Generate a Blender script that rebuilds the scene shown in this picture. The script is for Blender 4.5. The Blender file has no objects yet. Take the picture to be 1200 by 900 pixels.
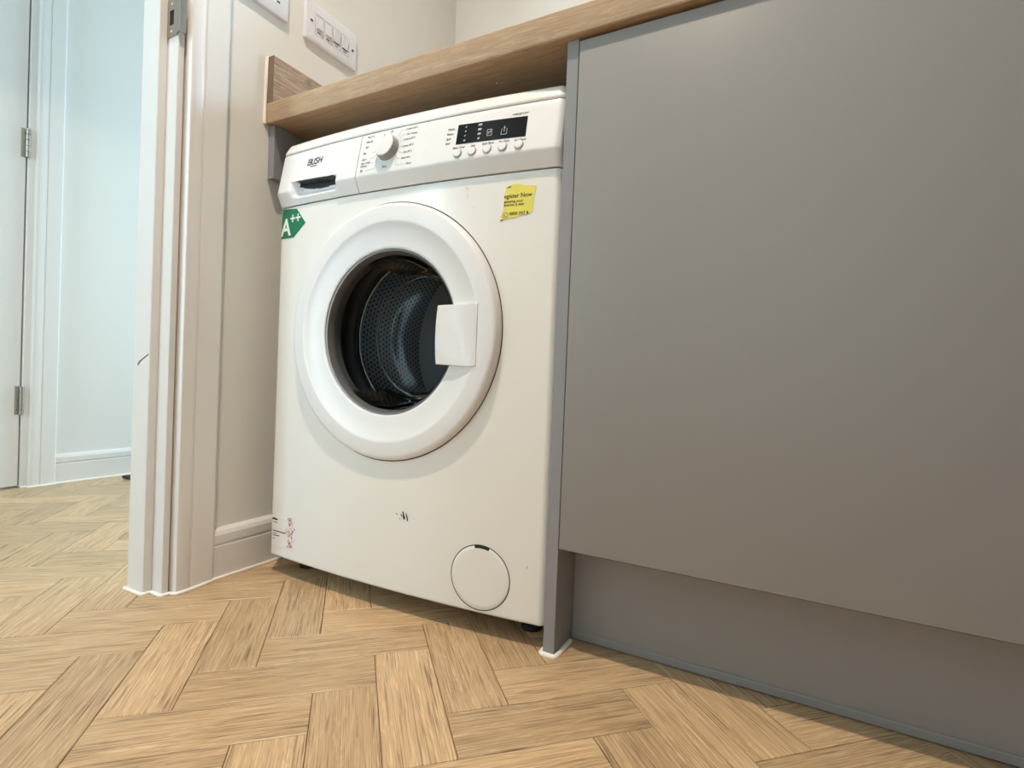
import bpy, bmesh, math, random
from mathutils import Vector, Matrix

# ------------------------------------------------------------------ camera
scene = bpy.context.scene
COL = scene.collection
R_ = Vector((0.87789238, 0.47716832, 0.04019169))
U_ = Vector((-0.04242011, -0.00610784, 0.99908119))
F_ = Vector((-0.47697538, 0.8787907, -0.0148795))
CAM = Vector((0.91795, -0.71942, 0.40785))
FPX = 622.35
cd = bpy.data.cameras.new('camera')
cam = bpy.data.objects.new('camera', cd)
COL.objects.link(cam)
cd.sensor_width = 36.0
cd.lens = FPX / 1200.0 * 36.0
cd.clip_start = 0.01
M = Matrix.Identity(4)
for i in range(3):
    M[i][0] = R_[i]
    M[i][1] = U_[i]
    M[i][2] = -F_[i]
    M[i][3] = CAM[i]
cam.matrix_world = M
scene.camera = cam

# ------------------------------------------------------------------ world, light, exposure
w = bpy.data.worlds.new('sky')
scene.world = w
w.use_nodes = True
bg = w.node_tree.nodes['Background']
bg.inputs[0].default_value = (0.72, 0.86, 1.0, 1)
bg.inputs[1].default_value = 1.0
scene.view_settings.view_transform = 'Standard'
scene.view_settings.look = 'None'
scene.view_settings.gamma = 1.0
scene.view_settings.use_curve_mapping = False
scene.view_settings.exposure = 0.09


def area_light(name, loc, direction, sx, sy, power, color, shape='RECTANGLE', spread=180):
    l = bpy.data.lights.new(name, 'AREA')
    l.shape = shape
    l.size = sx
    if shape in ('RECTANGLE', 'ELLIPSE'):
        l.size_y = sy
    l.energy = power
    l.color = color
    l.spread = math.radians(spread)
    o = bpy.data.objects.new(name, l)
    COL.objects.link(o)
    o.location = loc
    o.rotation_euler = Vector(direction).to_track_quat('-Z', 'Y').to_euler()
    return o


# daylight entering by the window over the worktop and by the glazed end of the hall
area_light('window_daylight', (1.00, 0.735, 1.345), (0, -1, -0.05), 1.10, 0.42, 108, (0.56, 0.79, 1.0))
area_light('hall_daylight', (-0.67, -1.945, 1.1), (0, 1, 0), 0.66, 1.7, 26, (0.62, 0.84, 1.0))
area_light('added_hall_light', (-0.67, 1.745, 0.9), (0, -1, 0), 0.66, 1.3, 32, (0.58, 0.84, 1.0))  # added light behind an unseen window, brightens the far hall wall

# ------------------------------------------------------------------ materials


def srgb(r, g, b):
    def c(v):
        v /= 255.0
        return v / 12.92 if v <= 0.04045 else ((v + 0.055) / 1.055) ** 2.4
    return (c(r), c(g), c(b), 1)


def mat(name, color, rough=0.5, metal=0.0, coat=0.0, spec=0.5, noise=0.0, nscale=30.0, bump=0.0, bscale=200.0, stretch=(1, 1, 1)):
    m = bpy.data.materials.new(name)
    m.use_nodes = True
    nt = m.node_tree
    b = nt.nodes['Principled BSDF']
    b.inputs['Base Color'].default_value = color
    b.inputs['Roughness'].default_value = rough
    b.inputs['Metallic'].default_value = metal
    b.inputs['Coat Weight'].default_value = coat
    b.inputs['Coat Roughness'].default_value = 0.08
    b.inputs['Specular IOR Level'].default_value = spec
    tc = nt.nodes.new('ShaderNodeTexCoord')
    mp = nt.nodes.new('ShaderNodeMapping')
    mp.inputs['Scale'].default_value = stretch
    nt.links.new(tc.outputs['Object'], mp.inputs['Vector'])
    nz = nt.nodes.new('ShaderNodeTexNoise')
    nz.inputs['Scale'].default_value = nscale
    nz.inputs['Detail'].default_value = 4
    nt.links.new(mp.outputs['Vector'], nz.inputs['Vector'])
    mx = nt.nodes.new('ShaderNodeMix')
    mx.data_type = 'RGBA'
    mx.inputs[6].default_value = tuple(min(1, c * (1 + noise)) for c in color[:3]) + (1,)
    mx.inputs[7].default_value = tuple(c * (1 - noise) for c in color[:3]) + (1,)
    nt.links.new(nz.outputs['Fac'], mx.inputs[0])
    nt.links.new(mx.outputs[2], b.inputs['Base Color'])
    if bump:
        n2 = nt.nodes.new('ShaderNodeTexNoise')
        n2.inputs['Scale'].default_value = bscale
        n2.inputs['Detail'].default_value = 3
        nt.links.new(mp.outputs['Vector'], n2.inputs['Vector'])
        bp = nt.nodes.new('ShaderNodeBump')
        bp.inputs['Strength'].default_value = bump
        bp.inputs['Distance'].default_value = 0.001
        nt.links.new(n2.outputs['Fac'], bp.inputs['Height'])
        nt.links.new(bp.outputs['Normal'], b.inputs['Normal'])
    return m


def ramp(nt, stops):
    r = nt.nodes.new('ShaderNodeValToRGB')
    e = r.color_ramp.elements
    while len(e) < len(stops):
        e.new(0.5)
    for i, (p, c) in enumerate(stops):
        e[i].position = p
        e[i].color = c
    return r


def math_node(nt, op, a=None, b=None, c=None):
    n = nt.nodes.new('ShaderNodeMath')
    n.operation = op
    for i, v in enumerate((a, b, c)):
        if v is None:
            continue
        if isinstance(v, (int, float)):
            n.inputs[i].default_value = v
        else:
            nt.links.new(v, n.inputs[i])
    return n.outputs[0]


def oak(name, use_uv, dark, mid, light, rough=0.45, along=5.0, across=110.0, contrast=1.0, vary=0.25, bumpd=0.0006, axis='x', pores=0.0):
    """Procedural oak: long grain streaks, cathedral bands, pores and the odd knot."""
    m = bpy.data.materials.new(name)
    m.use_nodes = True
    nt = m.node_tree
    b = nt.nodes['Principled BSDF']
    b.inputs['Roughness'].default_value = rough
    tc = nt.nodes.new('ShaderNodeTexCoord')
    oi = nt.nodes.new('ShaderNodeObjectInfo')
    rnd = oi.outputs['Random']
    add = nt.nodes.new('ShaderNodeVectorMath')
    add.operation = 'ADD'
    nt.links.new(tc.outputs['UV' if use_uv else 'Object'], add.inputs[0])
    cmb = nt.nodes.new('ShaderNodeCombineXYZ')
    nt.links.new(math_node(nt, 'MULTIPLY', rnd, 53.0), cmb.inputs[0])
    nt.links.new(math_node(nt, 'MULTIPLY', rnd, 17.0), cmb.inputs[1])
    nt.links.new(math_node(nt, 'MULTIPLY', rnd, 31.0), cmb.inputs[2])
    nt.links.new(cmb.outputs[0], add.inputs[1])

    def noise(sc, detail, dist=0.0, rough_=0.55):
        mp = nt.nodes.new('ShaderNodeMapping')
        mp.inputs['Scale'].default_value = sc if axis == 'x' else (sc[1], sc[0], sc[2])
        nt.links.new(add.outputs[0], mp.inputs['Vector'])
        n = nt.nodes.new('ShaderNodeTexNoise')
        n.inputs['Scale'].default_value = 1.0
        n.inputs['Detail'].default_value = detail
        n.inputs['Distortion'].default_value = dist
        n.inputs['Roughness'].default_value = rough_
        nt.links.new(mp.outputs['Vector'], n.inputs['Vector'])
        return n.outputs['Fac']
    fine = noise((along * 1.8, across * 2.6, across * 2.6), 3, 0.0, 0.6)
    mid_n = noise((along, across, across), 4, 0.6, 0.6)
    broad = noise((along * 0.6, across * 0.16, across * 0.16), 3, 1.2)
    # cathedral bands
    band = math_node(nt, 'SINE', math_node(nt, 'MULTIPLY', broad, 46.0))
    band = math_node(nt, 'MULTIPLY_ADD', band, 0.5, 0.5)
    g = math_node(nt, 'MULTIPLY', mid_n, 0.55)
    g = math_node(nt, 'MULTIPLY_ADD', fine, 0.40, g)
    g = math_node(nt, 'MULTIPLY_ADD', band, 0.10, g)
    # knots
    vmap = nt.nodes.new('ShaderNodeMapping')
    vmap.inputs['Scale'].default_value = (3.4, 9.0, 9.0)
    nt.links.new(add.outputs[0], vmap.inputs['Vector'])
    vor = nt.nodes.new('ShaderNodeTexVoronoi')
    vor.inputs['Scale'].default_value = 1.0
    nt.links.new(vmap.outputs['Vector'], vor.inputs['Vector'])
    kr = nt.nodes.new('ShaderNodeMapRange')
    kr.inputs['From Min'].default_value = 0.02
    kr.inputs['From Max'].default_value = 0.10
    kr.inputs['To Min'].default_value = 0.22
    kr.inputs['To Max'].default_value = 0.0
    nt.links.new(vor.outputs['Distance'], kr.inputs['Value'])
    g = math_node(nt, 'SUBTRACT', g, kr.outputs[0])
    g = math_node(nt, 'MULTIPLY_ADD', math_node(nt, 'SUBTRACT', g, 0.52), contrast, 0.5)
    rp = ramp(nt, [(0.10, dark), (0.36, mid), (0.50, mid), (0.72, light)])
    nt.links.new(g, rp.inputs[0])
    # open pores: short dark streaks that come and go in patches
    pn = noise((along * 1.3, across * 2.3, across * 2.3), 2, 0.0, 0.5)
    pr_ = nt.nodes.new('ShaderNodeMapRange')
    pr_.inputs['From Min'].default_value = 0.50
    pr_.inputs['From Max'].default_value = 0.66
    pr_.inputs['To Min'].default_value = 0.0
    pr_.inputs['To Max'].default_value = pores
    nt.links.new(pn, pr_.inputs['Value'])
    patch = noise((along * 0.9, across * 0.12, across * 0.12), 2, 0.8)
    pm = nt.nodes.new('ShaderNodeMapRange')
    pm.inputs['From Min'].default_value = 0.35
    pm.inputs['From Max'].default_value = 0.62
    nt.links.new(patch, pm.inputs['Value'])
    pmx = nt.nodes.new('ShaderNodeMix')
    pmx.data_type = 'RGBA'
    nt.links.new(math_node(nt, 'MULTIPLY', pr_.outputs[0], math_node(nt, 'MULTIPLY_ADD', pm.outputs[0], 0.75, 0.25)), pmx.inputs[0])
    nt.links.new(rp.outputs[0], pmx.inputs[6])
    pmx.inputs[7].default_value = dark
    # plank to plank tone
    hsv = nt.nodes.new('ShaderNodeHueSaturation')
    nt.links.new(pmx.outputs[2], hsv.inputs['Color'])
    wn = nt.nodes.new('ShaderNodeTexWhiteNoise')
    wn.noise_dimensions = '1D'
    nt.links.new(rnd, wn.inputs['W'])
    nt.links.new(math_node(nt, 'MULTIPLY_ADD', wn.outputs['Value'], vary, 1.0 - vary / 2), hsv.inputs['Value'])
    hsv.inputs['Saturation'].default_value = 1.0
    nt.links.new(hsv.outputs[0], b.inputs['Base Color'])
    bp = nt.nodes.new('ShaderNodeBump')
    bp.inputs['Strength'].default_value = 0.35
    bp.inputs['Distance'].default_value = bumpd
    nt.links.new(g, bp.inputs['Height'])
    nt.links.new(bp.outputs['Normal'], b.inputs['Normal'])
    return m


def glass_mat(name, tint=(1, 1, 1, 1), ior=1.5, gloss_rough=0.02):
    m = bpy.data.materials.new(name)
    m.use_nodes = True
    nt = m.node_tree
    nt.nodes.remove(nt.nodes['Principled BSDF'])
    out = nt.nodes['Material Output']
    tr = nt.nodes.new('ShaderNodeBsdfTransparent')
    tr.inputs[0].default_value = tint
    gl = nt.nodes.new('ShaderNodeBsdfGlossy')
    gl.inputs['Roughness'].default_value = gloss_rough
    fr = nt.nodes.new('ShaderNodeFresnel')
    fr.inputs[0].default_value = ior
    mx = nt.nodes.new('ShaderNodeMixShader')
    nt.links.new(fr.outputs[0], mx.inputs[0])
    nt.links.new(tr.outputs[0], mx.inputs[1])
    nt.links.new(gl.outputs[0], mx.inputs[2])
    nt.links.new(mx.outputs[0], out.inputs['Surface'])
    return m


def drum_mat(name):
    """Brushed stainless steel with a regular field of small dark perforations."""
    m = mat(name, srgb(196, 198, 200), 0.30, 1.0)
    nt = m.node_tree
    b = nt.nodes['Principled BSDF']
    uvn = nt.nodes.new('ShaderNodeTexCoord')
    mp = nt.nodes.new('ShaderNodeMapping')
    mp.inputs['Scale'].default_value = (1, 1, 1)
    nt.links.new(uvn.outputs['UV'], mp.inputs['Vector'])
    sep = nt.nodes.new('ShaderNodeSeparateXYZ')
    nt.links.new(mp.outputs[0], sep.inputs[0])
    P = 0.0112
    uu = math_node(nt, 'DIVIDE', sep.outputs[0], P)
    vv = math_node(nt, 'DIVIDE', sep.outputs[1], P)
    row = math_node(nt, 'MODULO', math_node(nt, 'FLOOR', vv), 2.0)
    uu = math_node(nt, 'MULTIPLY_ADD', row, 0.5, uu)
    fu = math_node(nt, 'SUBTRACT', math_node(nt, 'FRACT', uu), 0.5)
    fv = math_node(nt, 'SUBTRACT', math_node(nt, 'FRACT', vv), 0.5)
    d = math_node(nt, 'SQRT', math_node(nt, 'ADD', math_node(nt, 'MULTIPLY', fu, fu), math_node(nt, 'MULTIPLY', fv, fv)))
    hole = math_node(nt, 'LESS_THAN', d, 0.26)
    src = b.inputs['Base Color'].links[0].from_socket
    mx = nt.nodes.new('ShaderNodeMix')
    mx.data_type = 'RGBA'
    nt.links.new(hole, mx.inputs[0])
    nt.links.new(src, mx.inputs[6])
    mx.inputs[7].default_value = (0.005, 0.005, 0.005, 1)
    nt.links.new(mx.outputs[2], b.inputs['Base Color'])
    nt.links.new(math_node(nt, 'SUBTRACT', 1.0, hole), b.inputs['Metallic'])
    return m


MT = {}
MT['paint'] = mat('wall_paint', srgb(230, 229, 224), 0.65, noise=0.012, nscale=8, bump=0.08, bscale=260)
MT['taupe'] = mat('taupe_low_bounce', srgb(138, 112, 92), 0.7, noise=0.012, nscale=8, bump=0.08, bscale=260)  # tone of the unseen right wall, chosen dark to weaken bounced light
MT['gloss'] = mat('satin_white_woodwork', srgb(229, 226, 222), 0.28, noise=0.02, nscale=14, bump=0.10, bscale=90, stretch=(1, 1, 0.12))
MT['ceiling'] = mat('ceiling_paint', srgb(242, 240, 235), 0.8, noise=0.01, nscale=6)
MT['seal'] = mat('white_silicone', srgb(250, 244, 234), 0.35, noise=0.03, nscale=60)
MT['enamel'] = mat('white_enamel', srgb(241, 238, 232), 0.22, coat=0.35, noise=0.008, nscale=7)
MT['plastic'] = mat('white_plastic', srgb(236, 235, 234), 0.30, coat=0.1, noise=0.008, nscale=12)
MT['plate'] = mat('white_switch_plastic', srgb(228, 230, 236), 0.25, coat=0.2, noise=0.01, nscale=20)
MT['seam'] = mat('dark_gap', srgb(70, 70, 70), 0.7, noise=0.1)
MT['black'] = mat('black_print', srgb(22, 22, 22), 0.5, noise=0.05)
MT['greyprint'] = mat('grey_print', srgb(120, 120, 118), 0.5, noise=0.05)
MT['grip_shade'] = mat('grip_shade_grey', srgb(62, 62, 64), 0.45, noise=0.05)  # dark tone painting the shade inside the drawer grip
MT['greyplastic'] = mat('grey_door_trim', srgb(104, 104, 104), 0.25, coat=0.3, noise=0.03)
MT['dial'] = mat('satin_silver_dial', srgb(158, 158, 154), 0.3, metal=0.15, noise=0.03, nscale=50)
MT['display'] = mat('black_display_window', srgb(8, 8, 9), 0.18, coat=0.0, spec=0.3, noise=0.1)
MT['lit'] = mat('pale_display_print', srgb(172, 180, 188), 0.5, noise=0.05)
MT['rubber'] = mat('dark_grey_rubber', srgb(52, 52, 54), 0.45, noise=0.12, nscale=40)
MT['steel'] = drum_mat('perforated_steel')
MT['plainsteel'] = mat('polished_steel', srgb(200, 201, 203), 0.16, metal=1.0, noise=0.04, nscale=30, stretch=(1, 6, 1))
MT['dull'] = mat('brushed_nickel', srgb(176, 168, 158), 0.32, metal=1.0, noise=0.12, nscale=60)
MT['dark'] = mat('black_void', srgb(14, 14, 14), 0.8, noise=0.1)
MT['grey'] = mat('grey_cabinet_finish', srgb(149, 147, 145), 0.36, noise=0.02, nscale=3, bump=0.03, bscale=120)
MT['greyedge'] = mat('grey_panel_finish', srgb(146, 147, 149), 0.38, noise=0.03, nscale=9, bump=0.06, bscale=120, stretch=(1, 1, 0.05))
MT['carcass'] = mat('grey_carcass_board', srgb(120, 118, 116), 0.5, noise=0.04, nscale=9)
MT['green'] = mat('green_sticker', srgb(6, 120, 78), 0.4, noise=0.03)
MT['stickerwhite'] = mat('white_print', srgb(240, 244, 240), 0.4, noise=0.02)
MT['yellow'] = mat('yellow_sticker_paper', srgb(238, 226, 100), 0.55, noise=0.06, nscale=70)
MT['paper'] = mat('white_sticker_paper', srgb(240, 234, 226), 0.5, noise=0.03)
MT['red'] = mat('rust_red_print', srgb(186, 96, 72), 0.55, noise=0.15, nscale=300)
MT['mat_fibre'] = mat('dark_mat_fibre', srgb(52, 54, 56), 0.95, noise=0.25, nscale=220, bump=0.6, bscale=500)
MT['foot'] = mat('black_foot', srgb(26, 26, 26), 0.6, noise=0.1)
MT['floor_base'] = mat('floor_joint_dark', srgb(88, 66, 44), 0.8, noise=0.1)
MT['plank'] = oak('oak_plank', True, srgb(98, 74, 50), srgb(200, 168, 128), srgb(226, 197, 156), 0.36, 10.0, 330.0, 1.5, 0.26, 0.0006, 'x', 0.85)
MT['worktop'] = oak('oak_worktop', False, srgb(116, 90, 66), srgb(176, 148, 118), srgb(200, 172, 140), 0.42, 12.0, 330.0, 1.1, 0.0, 0.0003, 'x', 0.45)
MT['upstand'] = oak('grey_oak_upstand', False, srgb(92, 74, 58), srgb(168, 142, 118), srgb(206, 184, 160), 0.45, 12.0, 420.0, 2.0, 0.0, 0.0006, 'y', 0.9)
MT['band'] = mat('brown_edge_band', srgb(122, 104, 88), 0.5, noise=0.12, nscale=200)
MT['scuff'] = mat('pale_scuff', srgb(196, 196, 190), 0.5, noise=0.05)
MT['glass'] = glass_mat('door_glass', (0.82, 0.84, 0.85, 1), 1.16, 0.02)
MT['glassedge'] = glass_mat('thick_glass_edge', (0.7, 0.72, 0.74, 1), 1.9, 0.05)
MT['pane'] = glass_mat('window_glass', (0.97, 0.99, 0.98, 1), 1.45, 0.0)
em = bpy.data.materials.new('lamp_lens')
em.use_nodes = True
em.node_tree.nodes['Principled BSDF'].inputs['Emission Color'].default_value = (1, 0.82, 0.6, 1)
em.node_tree.nodes['Principled BSDF'].inputs['Emission Strength'].default_value = 6
MT['lens'] = em

# ------------------------------------------------------------------ mesh helpers


def tag(o, label=None, cat=None, group=None, kind=None):
    if label:
        o['label'] = label
    if cat:
        o['category'] = cat
    if group:
        o['group'] = group
    if kind:
        o['kind'] = kind
    return o


def obj(name, bm, material, parent=None, smooth=False, mats=None):
    me = bpy.data.meshes.new(name)
    bmesh.ops.recalc_face_normals(bm, faces=bm.faces)
    bm.to_mesh(me)
    bm.free()
    for m in (mats or [material]):
        me.materials.append(MT[m])
    if smooth:
        for p in me.polygons:
            p.use_smooth = True
        try:
            me.set_sharp_from_angle(angle=math.radians(smooth if smooth > 1 else 35))
        except Exception:
            pass
    o = bpy.data.objects.new(name, me)
    COL.objects.link(o)
    if parent:
        o.parent = parent
    return o


def empty(name, loc, rz=0.0):
    o = bpy.data.objects.new(name, None)
    COL.objects.link(o)
    o.location = loc
    o.rotation_euler = (0, 0, rz)
    o.empty_display_size = 0.05
    return o


def box(bm, x0, x1, y0, y1, z0, z1, bevel=0.0, seg=2):
    c = bmesh.ops.create_cube(bm, size=1.0)
    vs = c['verts']
    for v in vs:
        v.co = Vector(((x0 + x1) / 2 + v.co.x * (x1 - x0), (y0 + y1) / 2 + v.co.y * (y1 - y0), (z0 + z1) / 2 + v.co.z * (z1 - z0)))
    if bevel:
        es = list({e for v in vs for e in v.link_edges})
        bmesh.ops.bevel(bm, geom=es, offset=bevel, segments=seg, profile=0.6, affect='EDGES')


def boxobj(name, dims, material, parent=None, bevel=0.0, seg=2):
    """dims in world space; the mesh origin is put at the box's base centre."""
    x0, x1, y0, y1, z0, z1 = dims
    cx, cy = (x0 + x1) / 2, (y0 + y1) / 2
    bm = bmesh.new()
    box(bm, x0 - cx, x1 - cx, y0 - cy, y1 - cy, 0, z1 - z0, bevel, seg)
    o = obj(name, bm, material, parent, smooth=30 if bevel else False)
    off = Vector((cx, cy, z0))
    if parent:
        off = off - parent.location
    o.location = off
    return o


def extrude_profile(bm, pts, fn):
    """pts: closed 2D outline; fn(p, end) -> 3D point at end 0 or 1."""
    a = [bm.verts.new(fn(p, 0)) for p in pts]
    b = [bm.verts.new(fn(p, 1)) for p in pts]
    n = len(pts)
    for i in range(n):
        bm.faces.new((a[i], a[(i + 1) % n], b[(i + 1) % n], b[i]))
    bm.faces.new(a[::-1])
    bm.faces.new(b)


def lathe_y(bm, prof, cx, cz, seg=96, closed=False, uvlayer=None):
    """Spin (radius, y) outline round an axis along Y through (cx, cz)."""
    rings = []
    for r, y in prof:
        if r < 1e-6:
            rings.append([bm.verts.new((cx, y, cz))])
        else:
            rings.append([bm.verts.new((cx + r * math.cos(2 * math.pi * k / seg), y, cz + r * math.sin(2 * math.pi * k / seg))) for k in range(seg)])
    n = len(prof)
    for i in range(n if closed else n - 1):
        A, B = rings[i], rings[(i + 1) % n]
        for k in range(seg):
            k2 = (k + 1) % seg
            if len(A) == 1 and len(B) == 1:
                continue
            if len(A) == 1:
                f = bm.faces.new((A[0], B[k2], B[k]))
            elif len(B) == 1:
                f = bm.faces.new((A[k], A[k2], B[0]))
            else:
                f = bm.faces.new((A[k], A[k2], B[k2], B[k]))
                if uvlayer is not None:
                    r = prof[i][0]
                    us = (2 * math.pi * k / seg * r, 2 * math.pi * (k + 1) / seg * r)
                    for lp in f.loops:
                        v = lp.vert
                        u = us[0] if v in (A[k], B[k]) else us[1]
                        lp[uvlayer].uv = (u, v.co.y)


def tube(bm, pts, rad, seg=6, caps=True):
    """Round bead through 3D points."""
    rings = []
    n = len(pts)
    for i, p in enumerate(pts):
        p = Vector(p)
        d = (Vector(pts[min(i + 1, n - 1)]) - Vector(pts[max(i - 1, 0)])).normalized()
        up = Vector((0, 0, 1)) if abs(d.z) < 0.9 else Vector((1, 0, 0))
        s = d.cross(up).normalized()
        u = s.cross(d).normalized()
        rings.append([bm.verts.new(p + rad * (math.cos(2 * math.pi * k / seg) * s + math.sin(2 * math.pi * k / seg) * u)) for k in range(seg)])
    for i in range(n - 1):
        for k in range(seg):
            bm.faces.new((rings[i][k], rings[i][(k + 1) % seg], rings[i + 1][(k + 1) % seg], rings[i + 1][k]))
    if caps:
        bm.faces.new(rings[0][::-1])
        bm.faces.new(rings[-1])


def wrap(tmp, bm, fn, off):
    """Slice a flat 2D print along x so that it can follow the curved front, then lay it on."""
    xs = [v.co.x for v in tmp.verts]
    a, b = min(xs), max(xs)
    cuts = [0.0008, 0.002, 0.0035, 0.0055, 0.008, 0.011] + [0.02 * k for k in range(1, 31)]
    for c in cuts:
        if a < c < b:
            bmesh.ops.bisect_plane(tmp, geom=tmp.verts[:] + tmp.edges[:] + tmp.faces[:], plane_co=(c, 0, 0), plane_no=(1, 0, 0))
    vm = {v: bm.verts.new(fn(v.co.x, v.co.y, off)) for v in tmp.verts}
    out = []
    for f in tmp.faces:
        try:
            out.append(bm.faces.new([vm[v] for v in f.verts]))
        except ValueError:
            pass
    tmp.free()
    return out


def flat_poly(bm, pts, fn, off):
    """A printed shape: 2D outline put onto a surface by fn(x, z, off)."""
    tmp = bmesh.new()
    f = tmp.faces.new([tmp.verts.new((x, z, 0)) for x, z in pts])
    bmesh.ops.triangulate(tmp, faces=[f])
    wrap(tmp, bm, fn, off)


def flat_stroke(bm, pts, width, fn, off):
    for (x0, z0), (x1, z1) in zip(pts[:-1], pts[1:]):
        d = Vector((x1 - x0, z1 - z0))
        L = d.length
        d /= L
        n = Vector((-d.y, d.x)) * width / 2
        e = d * width * 0.35
        flat_poly(bm, [(x0 - e.x + n.x, z0 - e.y + n.y), (x0 - e.x - n.x, z0 - e.y - n.y), (x1 + e.x - n.x, z1 + e.y - n.y), (x1 + e.x + n.x, z1 + e.y + n.y)], fn, off)


def text_into(bm, body, size, x, z, fn, off, align='LEFT', shear=0.0, squeeze=1.0, bold=0.0):
    cu = bpy.data.curves.new('t', 'FONT')
    cu.body = body
    cu.size = size
    cu.align_x = align
    cu.resolution_u = 2
    cu.shear = shear
    cu.offset = bold
    ob = bpy.data.objects.new('t', cu)
    COL.objects.link(ob)
    dg = bpy.context.evaluated_depsgraph_get()
    me = bpy.data.meshes.new_from_object(ob.evaluated_get(dg))
    tmp = bmesh.new()
    vs = [tmp.verts.new((x + v.co.x * squeeze, z + v.co.y, 0)) for v in me.vertices]
    for p in me.polygons:
        try:
            tmp.faces.new([vs[i] for i in p.vertices])
        except ValueError:
            pass
    wrap(tmp, bm, fn, off)
    bpy.data.objects.remove(ob)
    bpy.data.curves.remove(cu)
    bpy.data.meshes.remove(me)


# ------------------------------------------------------------------ key dimensions
XW = -0.0557          # room face of the left wall
XH = -0.1250          # hall face of the left wall
YB = 0.62             # back wall
XR = 1.86             # right wall
YF = -2.2             # wall behind the camera
XF = -1.205           # far wall of the hall
YH0, YH1 = -1.8, 1.6  # hall ends
ZC = 2.4
YJ = -0.1955          # door lining (rebate face) of the opening in the left wall
YJ2 = -0.99           # its other side
ZD = 2.03
WT0, WT1 = 0.8967, 0.9380   # worktop
YO = -0.0171

# ------------------------------------------------------------------ floor with herringbone planks
PW = 0.0780
PL = PW * 3
S0, T0 = -0.0525, -0.3785      # grid offsets along the two diagonals


def st2xy(s, t):
    return ((s - t) / math.sqrt(2), (s + t) / math.sqrt(2))


floor_bm = bmesh.new()
box(floor_bm, XF - 0.05, XR + 0.05, YF - 0.05, YH1 + 0.05, -0.03, -0.0030)
floor = obj('floor', floor_bm, 'floor_base')
tag(floor, 'light oak herringbone plank floor', 'floor', kind='structure')


def plank_bm(bm, M4, uvoff=(0, 0)):
    uvl = bm.loops.layers.uv.verify()
    g = 0.00045
    c = 0.0009
    h = PL / 2 - g
    q = PW / 2 - g
    lo = [(-h, -q), (h, -q), (h, q), (-h, q)]
    hi = [(-h + c, -q + c), (h - c, -q + c), (h - c, q - c), (-h + c, q - c)]
    A = [bm.verts.new(M4 @ Vector((x, y, -0.004))) for x, y in lo]
    B = [bm.verts.new(M4 @ Vector((x, y, -0.0006))) for x, y in lo]
    T = [bm.verts.new(M4 @ Vector((x, y, 0))) for x, y in hi]
    uvs = {}
    for vv, pp in ((A, lo), (B, lo), (T, hi)):
        for v, p in zip(vv, pp):
            uvs[v] = (p[0] + uvoff[0], p[1] + uvoff[1])
    fs = [bm.faces.new(T)]
    for i in range(4):
        j = (i + 1) % 4
        fs.append(bm.faces.new((A[i], A[j], B[j], B[i])))
        fs.append(bm.faces.new((B[i], B[j], T[j], T[i])))
    for f in fs:
        for lp in f.loops:
            lp[uvl].uv = uvs[lp.vert]


def project(P):
    d = Vector(P) - CAM
    zc = d.dot(F_)
    if zc < 0.05:
        return None
    return (600 + FPX * d.dot(R_) / zc, 450 - FPX * d.dot(U_) / zc, zc)


near, rest = [], []
random.seed(4)
seen = set()
for a in range(-40, 48):
    for b in range(-40, 40):
        m = (a - (b + 1)) % 6
        if m < 3:
            key = ('H', a - m, b)
        else:
            n0 = (b - a) % 6          # V planks cover rows a .. a+2
            key = ('V', a, b - n0)
        if key in seen:
            continue
        seen.add(key)
        k, ia, ib = key
        if k == 'H':
            s, t, ang = S0 + ia * PW + PL / 2, T0 + ib * PW + PW / 2, math.pi / 4
        else:
            s, t, ang = S0 + ia * PW + PW / 2, T0 + ib * PW + PL / 2, 3 * math.pi / 4
        x, y = st2xy(s, t)
        room = (XW - 0.2 < x < XR + 0.08 and YF - 0.08 < y < 0.45)
        hall = (XF - 0.06 < x <= XW - 0.2 and YH0 - 0.08 < y < YH1 + 0.04)
        if not (room or hall):
            continue
        vis = False
        for dx, dy in ((0, 0), (0.11, 0), (-0.11, 0), (0, 0.11), (0, -0.11), (.08, .08), (-.08, .08), (-.08, -.08), (.08, -.08)):
            pr = project((x + dx, y + dy, 0))
            if pr and -10 < pr[0] < 1210 and pr[1] < 910:
                vis = True
        # hidden below the machine, behind the plinth, behind the left wall
        if room and y > 0.26:
            vis = False
        if hall and y > 0.9:
            vis = False
        (near if vis else rest).append((x, y, ang, pr[2] if pr else 9))
near.sort(key=lambda q: (q[0] - CAM.x) ** 2 + (q[1] - CAM.y) ** 2)
rest += near[296:]
near = near[:296]
bm = bmesh.new()
plank_bm(bm, Matrix.Identity(4))
first = obj('plank', bm, 'plank', floor)
first.location = (near[0][0], near[0][1], 0)
first.rotation_euler = (0, 0, near[0][2])
for i, (x, y, ang, _) in enumerate(near[1:]):
    o = first.copy()
    COL.objects.link(o)
    o.parent = floor
    o.location = (x, y, 0)
    o.rotation_euler = (0, 0, ang + (math.pi if random.random() < 0.5 else 0))
bm = bmesh.new()
for i, (x, y, ang, _) in enumerate(rest):
    plank_bm(bm, Matrix.Translation((x, y, 0)) @ Matrix.Rotation(ang, 4, 'Z'), (random.uniform(0, 50), random.uniform(0, 50)))
tag(obj('plank_field', bm, 'plank', floor), kind='stuff')

# ------------------------------------------------------------------ walls and ceiling


def struct(name, boxes, material, label, cat, bevel=0.0):
    bm = bmesh.new()
    for d in boxes:
        box(bm, *d, bevel=bevel)
    return tag(obj(name, bm, material, smooth=30 if bevel else False), label, cat, kind='structure')


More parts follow.
